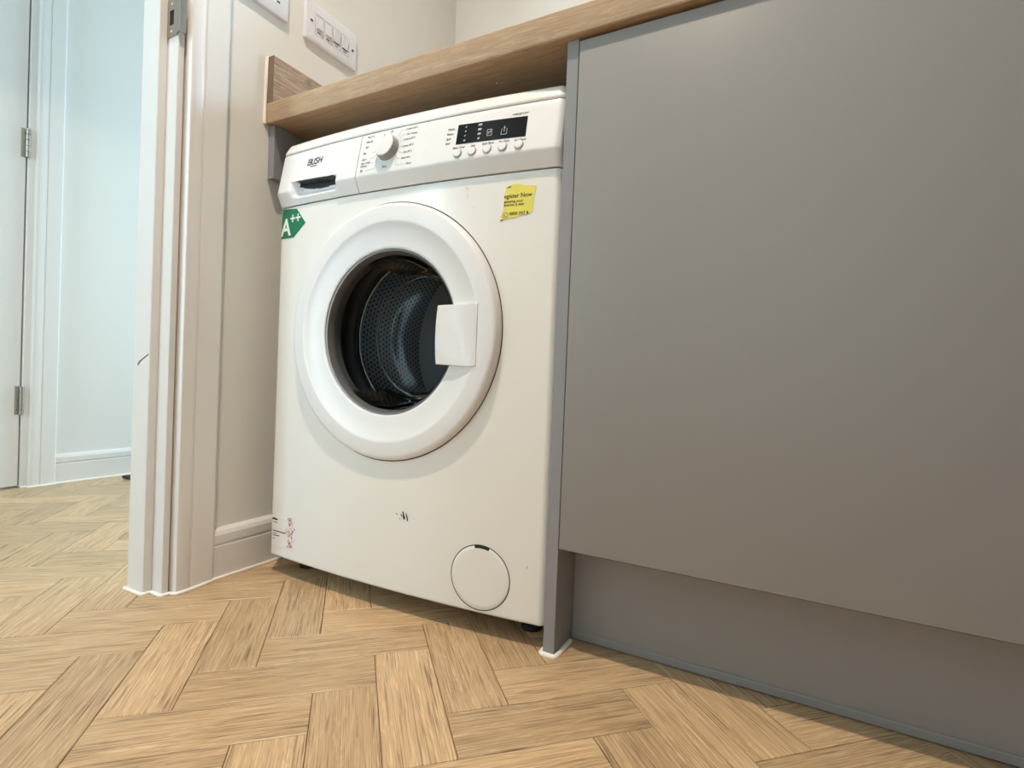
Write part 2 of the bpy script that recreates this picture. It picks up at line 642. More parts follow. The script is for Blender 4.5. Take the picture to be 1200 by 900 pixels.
ZF = -0.003
struct('wall_left', [(XH, XW, YJ + 0.012, YB + 0.1, ZF, ZC), (XH, XW, YJ2 - 0.012, YJ + 0.012, ZD + 0.02, ZC), (XH, XW, YF, YJ2 - 0.012, ZF, ZC)],
       'paint', 'white painted wall beside the washing machine with a doorway to the hall', 'wall')
WX0, WX1, WZ0, WZ1 = 0.45, 1.55, 1.12, 1.57
struct('wall_back', [(XW, WX0, YB, YB + 0.1, ZF, ZC), (WX1, XR, YB, YB + 0.1, ZF, ZC), (WX0, WX1, YB, YB + 0.1, ZF, WZ0), (WX0, WX1, YB, YB + 0.1, WZ1, ZC)],
       'paint', 'cream white painted wall behind the wooden worktop', 'wall')
struct('wall_right', [(XR, XR + 0.1, YF, YB + 0.1, ZF, ZC)], 'taupe', 'unseen taupe wall closing the cabinet run, toned dark to cut bounced light', 'wall')
struct('wall_front', [(XH, XR + 0.1, YF - 0.1, YF, ZF, ZC)], 'paint', 'plain white painted wall facing the cabinets', 'wall')
struct('wall_hall', [(XF - 0.1, XF, 0.012, YH1 + 0.1, ZF, ZC), (XF - 0.1, XF, YH0 - 0.1, -0.79, ZF, ZC), (XF - 0.1, XF, -0.79, 0.012, ZD + 0.02, ZC)],
       'paint', 'pale daylit hall wall seen through the doorway', 'wall')
HX0, HX1, HZ0, HZ1 = -1.0, -0.34, 0.22, 2.0
struct('wall_hall_end', [(XF - 0.1, HX0, YH0 - 0.1, YH0, ZF, ZC), (HX1, XH, YH0 - 0.1, YH0, ZF, ZC), (HX0, HX1, YH0 - 0.1, YH0, ZF, HZ0), (HX0, HX1, YH0 - 0.1, YH0, HZ1, ZC)],
       'paint', 'white hall end wall holding the tall glazed window', 'wall')
struct('wall_hall_back', [(XF - 0.1, HX0, YH1, YH1 + 0.1, ZF, ZC), (HX1, XH, YH1, YH1 + 0.1, ZF, ZC), (HX0, HX1, YH1, YH1 + 0.1, ZF, HZ0), (HX0, HX1, YH1, YH1 + 0.1, HZ1, ZC)], 'paint', 'white wall closing the hall beyond the doormat', 'wall')
struct('ceiling', [(XF - 0.1, XR + 0.1, YF - 0.1, YH1 + 0.1, ZC, ZC + 0.06)], 'ceiling', 'plain white ceiling over room and hall', 'ceiling')


def window(name, x0, x1, z0, z1, y0, y1, label, mull):
    root = empty(name, ((x0 + x1) / 2, (y0 + y1) / 2, z0))
    tag(root, label, 'window', kind='structure')
    t = 0.05
    bm = bmesh.new()
    X0, X1 = x0 - root.location.x, x1 - root.location.x
    for d in ((X0, X0 + t, 0, z1 - z0), (X1 - t, X1, 0, z1 - z0), (X0 + t, X1 - t, 0, t), (X0 + t, X1 - t, z1 - z0 - t, z1 - z0)):
        box(bm, d[0], d[1], -0.025, 0.025, d[2], d[3])
    for mx in mull:
        box(bm, mx - root.location.x - 0.025, mx - root.location.x + 0.025, -0.024, 0.024, t, z1 - z0 - t)
    obj('window_frame', bm, 'gloss', root)
    edges = [x0 + t] + [v for mx in mull for v in (mx - 0.025, mx + 0.025)] + [x1 - t]
    for i in range(0, len(edges), 2):
        bm = bmesh.new()
        box(bm, edges[i] - root.location.x, edges[i + 1] - root.location.x, -0.004, 0.004, t, z1 - z0 - t)
        obj('pane', bm, 'pane', root)


window('window_1', WX0, WX1, WZ0, WZ1, YB + 0.03, YB + 0.09, 'low white framed window above the worktop', [1.00])
window('window_2', HX0, HX1, HZ0, HZ1, YH0 - 0.08, YH0 - 0.03, 'tall white framed window at the hall end', [])

window('window_3', HX0, HX1, HZ0, HZ1, YH1 + 0.03, YH1 + 0.08, 'unseen white framed window added beyond the doormat to light the hall', [])  # unseen window added to go with the extra hall light

# baseboards ------------------------------------------------------------------
BB = [(0, 0), (0.0155, 0), (0.0155, 0.0615), (0.0128, 0.0635), (0.0128, 0.0665), (0.0155, 0.0680), (0.0155, 0.0830), (0.0120, 0.0900), (0.0060, 0.0935), (0, 0.0945)]


def baseboard(name, wallx, y0, y1, label):
    bm = bmesh.new()
    extrude_profile(bm, BB, lambda p, e: Vector((wallx + p[0], y1 if e else y0, p[1])))
    return tag(obj(name, bm, 'gloss'), label, 'baseboard', kind='structure')


baseboard('baseboard_left', XW, -0.1060, YB, 'white grooved baseboard running behind the washing machine')
baseboard('baseboard_hall', XF, 0.0885, YH1, 'white grooved baseboard along the far hall wall')


# architraves and door lining ---------------------------------------------------
def architrave_profile(w_):
    # across the width: 0 = inner (opening) edge
    return [(0, 0), (0.0, 0.019), (0.0022, 0.0228), (0.006, 0.0246), (0.012, 0.0246), (0.022, 0.0236), (0.0250, 0.0225), (0.0262, 0.0206), (0.0276, 0.0206),
            (0.0288, 0.0222), (0.034, 0.0226), (w_ - 0.004, 0.0200), (w_, 0.0170), (w_, 0)]


def architrave(name, wallx, nx, yin, ydir, w_, ztop, label, yother=None):
    """Moulding up one side of an opening, over its head and down the other."""
    root_bm = bmesh.new()
    pr = architrave_profile(w_)
    yo = yother
    path = []
    for wv, dv in pr:
        path.append([(wallx + nx * dv, yin + ydir * wv, 0), (wallx + nx * dv, yin + ydir * wv, ztop + wv),
                     (wallx + nx * dv, yo - ydir * wv, ztop + wv), (wallx + nx * dv, yo - ydir * wv, 0)])
    n = len(pr)
    vv = [[root_bm.verts.new(p) for p in row] for row in path]
    for i in range(n):
        j = (i + 1) % n
        for k in range(3):
            root_bm.faces.new((vv[i][k], vv[j][k], vv[j][k + 1], vv[i][k + 1]))
    root_bm.faces.new([vv[i][0] for i in range(n)])
    root_bm.faces.new([vv[i][3] for i in range(n)])
    return tag(obj(name, root_bm, 'gloss', smooth=32), label, 'architrave', kind='structure')


architrave('trim_1', XW, 1, -0.1800, 1, 0.0735, ZD + 0.015, 'white grooved door architrave between doorway and washing machine', YJ2 - 0.015)
architrave('trim_2', XH, -1, -0.1860, 1, 0.066, ZD + 0.010, 'white door architrave on the hall side of the doorway', YJ2 - 0.010)
architrave('trim_3', XF, 1, 0.0190, 1, 0.0695, ZD + 0.006, 'white architrave round the far hall door', -0.795)

# lining with planted stop, room side doorway
lin = empty('trim_4', ((XW + XH) / 2, YJ, 0))
tag(lin, 'white rebated door lining with a metal strike plate', 'door lining', kind='structure')
LX1, LX0 = -0.0447, XH - 0.002
STX = -0.0760
bm = bmesh.new()
ly = -YJ
for d in ((LX0, LX1, YJ, YJ + 0.0115, 0, ZD + 0.012), (LX0, LX1, YJ2 - 0.0115, YJ2, 0, ZD + 0.012), (LX0, LX1, YJ2, YJ, ZD, ZD + 0.012)):
    box(bm, d[0] - lin.location.x, d[1] - lin.location.x, d[2] + ly, d[3] + ly, d[4], d[5], 0.001, 1)
obj('lining', bm, 'gloss', lin)
bm = bmesh.new()
ST = 0.0145
for d in ((LX0, STX, YJ - ST, YJ + 0.0005, 0, ZD), (LX0, STX, YJ2 - 0.0005, YJ2 + ST, 0, ZD), (LX0, STX, YJ2, YJ, ZD - ST, ZD + 0.0005)):
    box(bm, d[0] - lin.location.x, d[1] - lin.location.x, d[2] + ly, d[3] + ly, d[4], d[5], 0.0012, 1)
obj('door_stop', bm, 'gloss', lin)
# strike plate with keep hole, lip and two screws
SP = (-0.0750, -0.0455, 0.9700, 1.0380)
sx0, sx1 = SP[0] - lin.location.x, SP[1] - lin.location.x
bm = bmesh.new()
yy0, yy1 = -0.0022, 0.0
hx0, hx1, hz0, hz1 = sx0 + 0.0075, sx0 + 0.0195, 0.9900, 1.0150
for d in ((sx0, hx0, SP[2], SP[3]), (hx1, sx1, SP[2], SP[3]), (hx0, hx1, SP[2], hz0), (hx0, hx1, hz1, SP[3])):
    box(bm, d[0], d[1], yy0, yy1, d[2], d[3])
box(bm, sx1 - 0.001, sx1 + 0.0085, -0.0028, 0.0002, SP[2] + 0.004, SP[3] - 0.004, 0.001, 1)
box(bm, sx1 + 0.0065, sx1 + 0.0085, -0.0005, 0.0085, SP[2] + 0.004, SP[3] - 0.004)
sp = obj('strike_plate', bm, 'dull', lin)
tag(sp, 'brushed nickel strike plate')
bm = bmesh.new()
box(bm, hx0, hx1, -0.0008, -0.0001, hz0, hz1)
obj('keep_hole', bm, 'dark', sp)
for z in (0.9800, 1.0265):
    bm = bmesh.new()
    lathe_y(bm, [(0.0, -0.0034), (0.0022, -0.0032), (0.0034, -0.0021)], sx0 + 0.0125, z, 12)
    obj('screw', bm, 'dull', sp, smooth=40)

# black scrape across the stop
def stop_pt(x, z, off):
    return Vector((x - lin.location.x, -ST - 0.0004 - off, z))


bm = bmesh.new()
flat_stroke(bm, [(-0.0790, 0.4205), (-0.0900, 0.4155), (-0.1060, 0.4075)], 0.0016, stop_pt, 0.0)
flat_stroke(bm, [(-0.1060, 0.4075), (-0.1110, 0.4020)], 0.0026, stop_pt, 0.0002)
tag(obj('scrape_mark', bm, 'black', lin), 'short black scrape on the door stop')

# hall door with hinges ---------------------------------------------------------
hd = empty('door_1', (XF, -0.3900, 0))
tag(hd, 'white hall door with metal butt hinges', 'door', kind='structure')
bm = bmesh.new()
hy = 0.39
box(bm, -0.037, 0.0045, -0.778 + hy, -0.0020 + hy, 0.006, ZD - 0.004, 0.0015, 1)
obj('door_leaf', bm, 'gloss', hd)
bm = bmesh.new()
box(bm, -0.09, 0.0105, 0.0015 + hy, 0.0290 + hy, 0, ZD + 0.02, 0.001, 1)
box(bm, -0.09, 0.0105, -0.805 + hy, -0.7815 + hy, 0, ZD + 0.02, 0.001, 1)
box(bm, -0.09, 0.0105, -0.7815 + hy, 0.0015 + hy, ZD, ZD + 0.02, 0.001, 1)
obj('door_frame', bm, 'gloss', hd)
for z in (0.2280, 1.0180, 1.7600):
    bm = bmesh.new()
    for k in range(5):
        z0 = z + k * 0.0175
        pts = [(0.0125, -0.0005 + hy, z0 + 0.0006), (0.0125, -0.0005 + hy, z0 + 0.0169)]
        tube(bm, pts, 0.0062, 12)
    h = obj('hinge', bm, 'dull', hd, smooth=50)
    bm = bmesh.new()
    box(bm, 0.0043, 0.0056, -0.0150 + hy, -0.0010 + hy, z, z + 0.0875)
    obj('hinge_leaf', bm, 'dull', h)
    for dz in (0.015, 0.044, 0.073):
        bm = bmesh.new()
        bmesh.ops.create_uvsphere(bm, u_segments=8, v_segments=5, radius=0.0028)
        for v in bm.verts:
            v.co = Vector((0.0056 + v.co.x * 0.4, -0.0095 + hy + v.co.y, z + dz + v.co.z))
        obj('screw', bm, 'dull', h, smooth=50)

# sealant beads -----------------------------------------------------------------


def bead(name, pts, rad, label):
    bm = bmesh.new()
    tube(bm, pts, rad, 8)
    return tag(obj(name, bm, 'seal', smooth=60), label, 'sealant', kind='structure')


z_ = 0.0012
xb = XW + 0.0170
bead('trim_5', [(xb, YB - 0.01, z_), (xb, -0.1035, z_), (XW + 0.0185, -0.1075, z_), (XW + 0.0245, -0.140, z_), (XW + 0.0265, -0.172, z_), (XW + 0.0250, -0.1790, z_), (XW + 0.018, -0.1822, z_),
                (LX1 + 0.002, -0.1835, z_), (LX1 + 0.002, YJ + 0.001, z_), (LX1 - 0.001, YJ - 0.002, z_), (STX + 0.003, YJ - 0.002, z_), (STX + 0.002, YJ - ST - 0.001, z_),
                (STX - 0.002, YJ - ST - 0.0025, z_), (LX0 - 0.002, YJ - ST - 0.0025, z_), (LX0 - 0.0025, YJ - 0.002, z_), (XH - 0.027, -0.1865, z_)],
     0.0034, 'white silicone bead along baseboard and door frame foot')
bead('trim_6', [(XF + 0.0165, YH1, z_), (XF + 0.0165, 0.0890, z_), (XF + 0.0240, 0.0860, z_), (XF + 0.0262, 0.0300, z_), (XF + 0.0250, 0.0185, z_), (XF + 0.0115, 0.0170, z_), (XF + 0.0115, 0.002, z_)],
     0.0038, 'white silicone bead at the foot of the far hall wall')

# ------------------------------------------------------------------ worktop, upstand, batten
wt = empty('worktop', (0.9, 0.3, WT0))
tag(wt, 'thick light oak laminate worktop over washing machine and grey cabinet', 'worktop')
bm = bmesh.new()
box(bm, XW + 0.0015 - 0.9, XR - 0.002 - 0.9, YO - 0.3, YB - 0.001 - 0.3, 0, WT1 - WT0, 0.0028, 3)
obj('worktop_slab', bm, 'worktop', wt, smooth=40)
# a raised dried drip on the underside
bm = bmesh.new()
for dx, dy, s in ((0, 0, 0.0032), (0.007, 0.004, 0.0026), (0.003, 0.006, 0.0022)):
    r = bmesh.ops.create_uvsphere(bm, u_segments=10, v_segments=6, radius=s)
    for v in r['verts']:
        v.co = Vector((0.4516 - 0.9 + dx + v.co.x, 0.0465 - 0.3 + dy + v.co.y, v.co.z * 0.9))
tag(obj('resin_drip', bm, 'worktop', wt, smooth=60), 'small dried drip under the worktop')
up = boxobj('upstand', (XW + 0.0015, XW + 0.0195, YO + 0.002, YB - 0.001, WT1, 1.0315), 'upstand', bevel=0.0006, seg=1)
bm = bmesh.new()
box(bm, -0.0090, 0.0090, (YO + 0.002 - YB + 0.001) / 2 - 0.0009, (YO + 0.002 - YB + 0.001) / 2 + 0.0004, 0.0003, 1.0313 - WT1)
obj('edge_band', bm, 'band', up)
tag(up, 'greyish oak upstand board standing on the worktop against the wall', 'upstand')
bead('trim_7', [(XW + 0.001, YO - 0.0015, WT0 + 0.001), (XW + 0.001, YO - 0.0015, WT1), (XW + 0.0012, YO - 0.0005, 1.0300), (XW + 0.004, YO + 0.004, 1.0322), (XW + 0.003, YB - 0.002, 1.0330)],
     0.0030, 'white silicone bead between oak upstand and wall')
bt = boxobj('support_batten', (XW + 0.001, XW + 0.0190, -0.0080, YB - 0.002, 0.7890, WT0 - 0.0005), 'greyedge', bevel=0.0006, seg=1)
tag(bt, 'grey board fixed to the wall under the worktop end', 'batten')

# ------------------------------------------------------------------ end panel, cabinets, plinth
ep = boxobj('end_panel', (0.6002, 0.6182, -0.0061, YB - 0.002, 0.0, WT0 - 0.0005), 'greyedge', bevel=0.0006, seg=1)
tag(ep, 'narrow grey upright end panel between washing machine and cabinet', 'panel')
bead('trim_8', [(0.5975, 0.050, 0.001), (0.5975, -0.0065, 0.001), (0.5995, -0.0090, 0.001), (0.6190, -0.0090, 0.001), (0.6210, -0.0070, 0.001), (0.6210, 0.0500, 0.001)],
     0.0042, 'white silicone bead round the foot of the grey end panel')

DZ0, DZ1 = 0.1599, 0.8905


def cabinet(x0, x1, label, group=None):
    root = empty('base_cabinet', ((x0 + x1) / 2, 0.3, DZ0))
    tag(root, label, 'cabinet', group)
    cx, cy, cz = root.location
    t = 0.018
    y0, y1 = 0.0125, YB - 0.01

    def part(name, d, m='carcass', parent=root, bevel=0.0):
        bm = bmesh.new()
        box(bm, d[0] - cx, d[1] - cx, d[2] - cy, d[3] - cy, d[4] - cz, d[5] - cz, bevel, 2)
        return obj(name, bm, m, parent, smooth=30 if bevel else False)
    part('side_panel', (x0, x0 + t, y0, y1, DZ0 - 0.008, WT0 - 0.001))
    part('side_panel', (x1 - t, x1, y0, y1, DZ0 - 0.008, WT0 - 0.001))
    part('bottom_panel', (x0 + t, x1 - t, y0, y1, DZ0 - 0.008, DZ0 + 0.01))
    part('back_panel', (x0 + t, x1 - t, y1 - 0.01, y1, DZ0 + 0.01, WT0 - 0.001))
    part('top_rail', (x0 + t, x1 - t, y0, y0 + 0.1, WT0 - 0.019, WT0 - 0.001))
    part('door', (x0 + 0.0012, x1 - 0.0015, -0.0084, 0.0096, DZ0, DZ1), 'grey', bevel=0.0008)
    for lx in (x0 + 0.06, x1 - 0.06):
        for lyy in (0.12, 0.52):
            bm = bmesh.new()
            tube(bm, [(lx - cx, lyy - cy, -cz), (lx - cx, lyy - cy, DZ0 - 0.008 - cz)], 0.016, 12)
            obj('leg', bm, 'foot', root, smooth=50)
    return root


cabinet(0.6190, 1.2190, 'flat grey handleless base cabinet beside the end panel')
cabinet(1.2200, 1.8200, 'flat grey base cabinet against the taupe wall')
pl = empty('plinth', (1.22, 0.07, 0))
tag(pl, 'recessed dark grey plinth board under the grey cabinet', 'plinth')
bm = bmesh.new()
box(bm, 0.6185 - 1.22, XR - 0.002 - 1.22, 0.0615 - 0.07, 0.0775 - 0.07, 0.0015, 0.1505, 0.0008, 1)
obj('plinth_board', bm, 'grey', pl)
bm = bmesh.new()
extrude_profile(bm, [(0.0, 0.0022), (-0.0018, 0.0022), (-0.0018, 0.0118), (-0.0010, 0.0132), (0.0, 0.0132)], lambda p, e: Vector(((XR - 0.003 if e else 0.6190) - 1.22, 0.0615 - 0.07 + p[0], p[1])))
tag(obj('seal_strip', bm, 'grey', pl), 'plastic sealing strip at plinth foot')

# ------------------------------------------------------------------ switch plates on the left wall


def wall_plate(name, y0, y1, z0, z1, label, cat):
    root = empty(name, (XW, (y0 + y1) / 2, z0))
    tag(root, label, cat)
    w_, h_ = y1 - y0, z1 - z0
    bm = bmesh.new()
    # pillowed plate with wide chamfer, thickness along +X
    d0, d1, d2 = 0.0, 0.0055, 0.0090

    def rect(ins, x, rad):
        pts = []
        for cyy, czz, a0 in ((w_ / 2 - ins - rad, h_ - ins - rad, 0), (-w_ / 2 + ins + rad, h_ - ins - rad, 90), (-w_ / 2 + ins + rad, ins + rad, 180), (w_ / 2 - ins - rad, ins + rad, 270)):
            for k in range(5):
                a = math.radians(a0 + k * 22.5)
                pts.append((x, cyy + rad * math.cos(a), czz + rad * math.sin(a)))
        return [bm.verts.new(p) for p in pts]
    loops = [rect(0, d0, 0.004), rect(0, d1, 0.004), rect(0.0012, d1 + 0.0022, 0.0035), rect(0.0055, d2, 0.003)]
    for A, B in zip(loops[:-1], loops[1:]):
        n = len(A)
        for k in range(n):
            bm.faces.new((A[k], A[(k + 1) % n], B[(k + 1) % n], B[k]))
    bm.faces.new(loops[0][::-1])
    bm.faces.new(loops[-1])
    obj('face_plate', bm, 'plate', root, smooth=40)
    return root, w_, h_, d2


def x_disc(bm, x, y, z, r, h):
    n = 14
    lo = [bm.verts.new((x, y + r * math.cos(2 * math.pi * k / n), z + r * math.sin(2 * math.pi * k / n))) for k in range(n)]
    hi = [bm.verts.new((x + h, y + r * 0.85 * math.cos(2 * math.pi * k / n), z + r * 0.85 * math.sin(2 * math.pi * k / n))) for k in range(n)]
    for k in range(n):
        bm.faces.new((lo[k], lo[(k + 1) % n], hi[(k + 1) % n], hi[k]))
    bm.faces.new(hi)


sw, w_, h_, d2 = wall_plate('switch_plate', 0.0670, 0.2150, 1.1195, 1.2050, 'white four rocker appliance switch plate on wall above upstand', 'switch')
for yv in (-0.0600, 0.0600):
    bm = bmesh.new()
    x_disc(bm, d2, yv, h_ * 0.5, 0.0036, 0.0006)
    s_ = obj('screw', bm, 'dull', sw, smooth=40)
    bm = bmesh.new()
    box(bm, d2 + 0.0005, d2 + 0.0009, yv - 0.0030, yv + 0.0030, h_ * 0.5 - 0.0014, h_ * 0.5 + 0.0014)
    obj('screw_slot', bm, 'black', s_)
for k in range(4):
    yc = -0.0390 + k * 0.0250
    bm = bmesh.new()
    # surround module outline groove
    for d in ((yc - 0.0112, yc - 0.0107, 0.0195, 0.0640), (yc + 0.0107, yc + 0.0112, 0.0195, 0.0640), (yc - 0.0112, yc + 0.0112, 0.0195, 0.0200), (yc - 0.0112, yc + 0.0112, 0.0635, 0.0640)):
        box(bm, d2 - 0.0002, d2 + 0.0002, d[0], d[1], d[2], d[3])
    obj('module_line', bm, 'greyprint', sw)
    bm = bmesh.new()
    on = k < 2
    # wedge shaped rocker: pressed at the top (on) or the bottom
    zt, zb = 0.0600, 0.0330
    xt, xb2 = (0.0012, 0.0042) if on else (0.0046, 0.0012)
    y0, y1 = yc - 0.0080, yc + 0.0080
    v = [bm.verts.new(p) for p in ((d2 - 0.001, y0, zb), (d2 - 0.001, y1, zb), (d2 - 0.001, y1, zt), (d2 - 0.001, y0, zt),
                                   (d2 + xb2, y0, zb), (d2 + xb2, y1, zb), (d2 + xt, y1, zt), (d2 + xt, y0, zt))]
    for f in ((0, 3, 2, 1), (4, 5, 6, 7), (0, 1, 5, 4), (1, 2, 6, 5), (2, 3, 7, 6), (3, 0, 4, 7)):
        bm.faces.new([v[i] for i in f])
    rk = obj('rocker', bm, 'plate', sw)
    bm = bmesh.new()
    if on:
        box(bm, d2 + 0.0001, d2 + 0.0007, yc - 0.0082, yc + 0.0082, zt, zt + 0.0012)
    else:
        box(bm, d2 + 0.0001, d2 + 0.0011, yc - 0.0082, yc + 0.0082, zb - 0.0026, zb)
    obj('rocker_gap', bm, 'seam', rk)
    bm = bmesh.new()
    for i, (ya, yb2) in enumerate(((-0.0052, -0.0028), (-0.0022, 0.0002), (0.0008, 0.0036))):
        zz = 0.0238 + (i % 2) * 0.0004
        box(bm, d2 - 0.0001, d2 + 0.0002, yc + ya, yc + yb2, zz, zz + 0.0034)
    obj('printed_mark', bm, 'greyprint', sw)
so, w_, h_, d2 = wall_plate('socket_plate', -0.1225, 0.0245, 1.1215, 1.2070, 'white double socket plate on wall nearest the doorway', 'socket')
for yc in (-0.036, 0.036):
    for yy, zz, hw, hh in ((0, 0.047, 0.0022, 0.0042), (-0.011, 0.027, 0.0036, 0.0018), (0.011, 0.027, 0.0036, 0.0018)):
        bm = bmesh.new()
        box(bm, d2 - 0.0003, d2 + 0.0003, yc + yy - hw, yc + yy + hw, zz - hh, zz + hh)
        obj('pin_hole', bm, 'black', so)
    bm = bmesh.new()
    box(bm, d2 - 0.001, d2 + 0.003, yc - 0.009 + (0.012 if yc < 0 else -0.012), yc + 0.009 + (0.012 if yc < 0 else -0.012), 0.058, 0.076, 0.001, 1)
    obj('rocker', bm, 'plate', so)
for yv in (-0.060, 0.060):
    bm = bmesh.new()
    x_disc(bm, d2, yv, h_ * 0.5, 0.0036, 0.0006)
    obj('screw', bm, 'dull', so, smooth=40)

# ------------------------------------------------------------------ doormat in the hall
bm = bmesh.new()
box(bm, -0.30, 0.30, -0.20, 0.20, 0, 0.009, 0.003, 2)
dm = obj('doormat', bm, 'mat_fibre', smooth=40)
dm.location = (-0.835, 0.4555, 0)
tag(dm, 'dark grey fibre doormat on the hall floor', 'doormat')

# ------------------------------------------------------------------ washing machine
WM_W, WM_D, WM_B = 0.597, 0.52, 0.0157
wm = empty('washing_machine', (0, -0.0175, 0), math.atan2(0.0175, 0.593))
tag(wm, 'white front loading washing machine with porthole door under worktop', 'washing machine')
ZB, ZS, ZCON, ZL = 0.0349, 0.7187, 0.8225, 0.8480
PROF = [(-1, 0), (ZS, 0), (0.7200, -0.0008), (0.7240, -0.0030), (0.7420, -0.0117), (0.7445, -0.0122), (0.7470, -0.0118), (0.8180, 0.0022), (ZCON, 0.0042)]


def bow(x):
    return -WM_B * (1 - ((x - 0.2985) / 0.2985) ** 2)


def prof(z):
    if z <= PROF[0][0]:
        return 0.0
    for (z0, y0), (z1, y1) in zip(PROF[:-1], PROF[1:]):
        if z <= z1:
            return y0 + (y1 - y0) * (z - z0) / (z1 - z0)
    return PROF[-1][1]


RC = 0.011


def edge_round(x, r=RC):
    x = min(max(x, 0.0), WM_W)
    d = r - x if x < r else (x - (WM_W - r) if x > WM_W - r else 0)
    return r - math.sqrt(max(r * r - d * d, 0))


def front(x, z, off=0.0):
    return Vector((x, bow(x) + prof(z) + edge_round(x) - off, z))


def xs_between(a, b, n):
    xs = [a + (b - a) * i / n for i in range(n + 1)]
    extra = []
    for t in (0.0, 0.0004, 0.0012, 0.0025, 0.0045, 0.007, 0.0095, RC):
        for x in (t, WM_W - t):
            if a <= x <= b:
                extra.append(x)
    out = sorted(set(round(x, 6) for x in xs + extra))
    return out


def grid_panel(bm, xs, zs, fn, skip=None, depth=0.02):
    """Curved skin with its border folded back by depth."""
    V = [[bm.verts.new(fn(x, z)) for x in xs] for z in zs]
    for j in range(len(zs) - 1):
        for i in range(len(xs) - 1):
            if skip and skip((xs[i] + xs[i + 1]) / 2, (zs[j] + zs[j + 1]) / 2):
                continue
            bm.faces.new((V[j][i], V[j][i + 1], V[j + 1][i + 1], V[j + 1][i]))
    loop = V[0][:] + [V[j][-1] for j in range(1, len(zs))] + V[-1][-2::-1] + [V[j][0] for j in range(len(zs) - 2, 0, -1)]
    back = [bm.verts.new(v.co + Vector((0, depth, 0))) for v in loop]
    n = len(loop)
    for k in range(n):
        bm.faces.new((loop[k], loop[(k + 1) % n], back[(k + 1) % n], back[k]))


DCX, DCZ = 0.2930, 0.4744
# body: curved front with port hole, sides, back, base
bm = bmesh.new()
g = 0.0011
zs = [ZB, ZB + 0.001, ZB + 0.003] + [ZB + 0.006 + (ZS - g - 0.003 - ZB - 0.006) * i / 84 for i in range(85)] + [ZS - g]


def body_fn(x, z):
    v = front(x, z)
    if z < ZB + 0.003:
        v.y += 0.003 * (1 - (z - ZB) / 0.003) ** 2
    if z > ZS - g - 0.002:
        v.y += 0.0008
    return v


grid_panel(bm, xs_between(0, WM_W, 76), zs, body_fn, lambda x, z: (x - DCX) ** 2 + (z - DCZ) ** 2 < 0.193 ** 2, 0.02)
for x0, x1 in ((0.0, 0.0015), (WM_W - 0.0015, WM_W)):
    box(bm, x0, x1, RC, WM_D, ZB, ZCON)
box(bm, 0.0015, WM_W - 0.0015, WM_D - 0.002, WM_D, ZB, ZCON)
box(bm, 0.0015, WM_W - 0.0015, 0.03, WM_D - 0.002, ZB, ZB + 0.002)
obj('body', bm, 'enamel', wm, smooth=40)
# dark seam backing behind the joints
bm = bmesh.new()
grid_panel(bm, xs_between(0.003, WM_W - 0.003, 40), [ZS - 0.004, ZS + 0.006], lambda x, z: front(x, min(z, ZS), -0.0045), None, 0.006)
grid_panel(bm, xs_between(0.003, WM_W - 0.003, 40), [ZCON - 0.006, ZCON + 0.005], lambda x, z: front(x, ZCON, -0.0035), None, 0.006)
grid_panel(bm, [0.2165, 0.2185, 0.2205, 0.2225], [ZS + 0.002 + (ZCON - ZS - 0.004) * i / 24 for i in range(25)], lambda x, z: front(x, z, -0.0030), None, 0.004)
obj('seam_backing', bm, 'seam', wm)
# lid
bm = bmesh.new()
lp = [(ZCON + 0.0012, 0.0045), (ZCON + 0.003, 0.0036), (ZCON + 0.006, 0.0040), (ZL - 0.008, 0.0098), (ZL - 0.004, 0.0118), (ZL - 0.0015, 0.0148), (ZL, 0.0200)]
xs = xs_between(0.0, WM_W, 40)


def lid_pt(x, z, y):
    ins = 0.0045 * max(0, (z - ZCON - 0.006) / (ZL - ZCON - 0.006))
    xx = ins + x * (WM_W - 2 * ins) / WM_W
    return Vector((xx, bow(x) + edge_round(x, 0.011) + y, z))


V = [[bm.verts.new(lid_pt(x, z, y)) for x in xs] for z, y in lp]
Bk = [[bm.verts.new((lid_pt(x, z, y).x, WM_D, z)) for x in (xs[0], xs[-1])] for z, y in lp]
for j in range(len(lp) - 1):
    for i in range(len(xs) - 1):
        bm.faces.new((V[j][i], V[j][i + 1], V[j + 1][i + 1], V[j + 1][i]))
    bm.faces.new((V[j][0], V[j + 1][0], Bk[j + 1][0], Bk[j][0]))
    bm.faces.new((V[j][-1], Bk[j][1], Bk[j + 1][1], V[j + 1][-1]))
bm.faces.new(V[-1] + [Bk[-1][1], Bk[-1][0]])
bm.faces.new(V[0][::-1] + [Bk[0][0], Bk[0][1]])
bm.faces.new([b[0] for b in Bk] + [b[1] for b in reversed(Bk)])
obj('lid', bm, 'enamel', wm, smooth=35)

# detergent drawer front with scooped grip
SX = 0.2195
DX0, DX1, DZT, DZB = 0.0520, 0.1660, 0.7600, 0.7270


def sstep(a, b, t):
    t = min(max((t - a) / (b - a), 0), 1)
    return t * t * (3 - 2 * t)


def grip_top(x):
    return 0.7615 + (x - DX0) * -0.045


def grip(x, z):
    """Depth of the scoop at a point."""
    mx = sstep(DX0 - 0.014, DX0 + 0.018, x) * (1 - sstep(DX1 - 0.010, DX1 + 0.006, x))
    zt = grip_top(x)
    if z > zt or mx <= 0:
        return 0.0
    t = sstep(DZB + 0.002, DZB + 0.017, z)
    return 0.0200 * mx * t


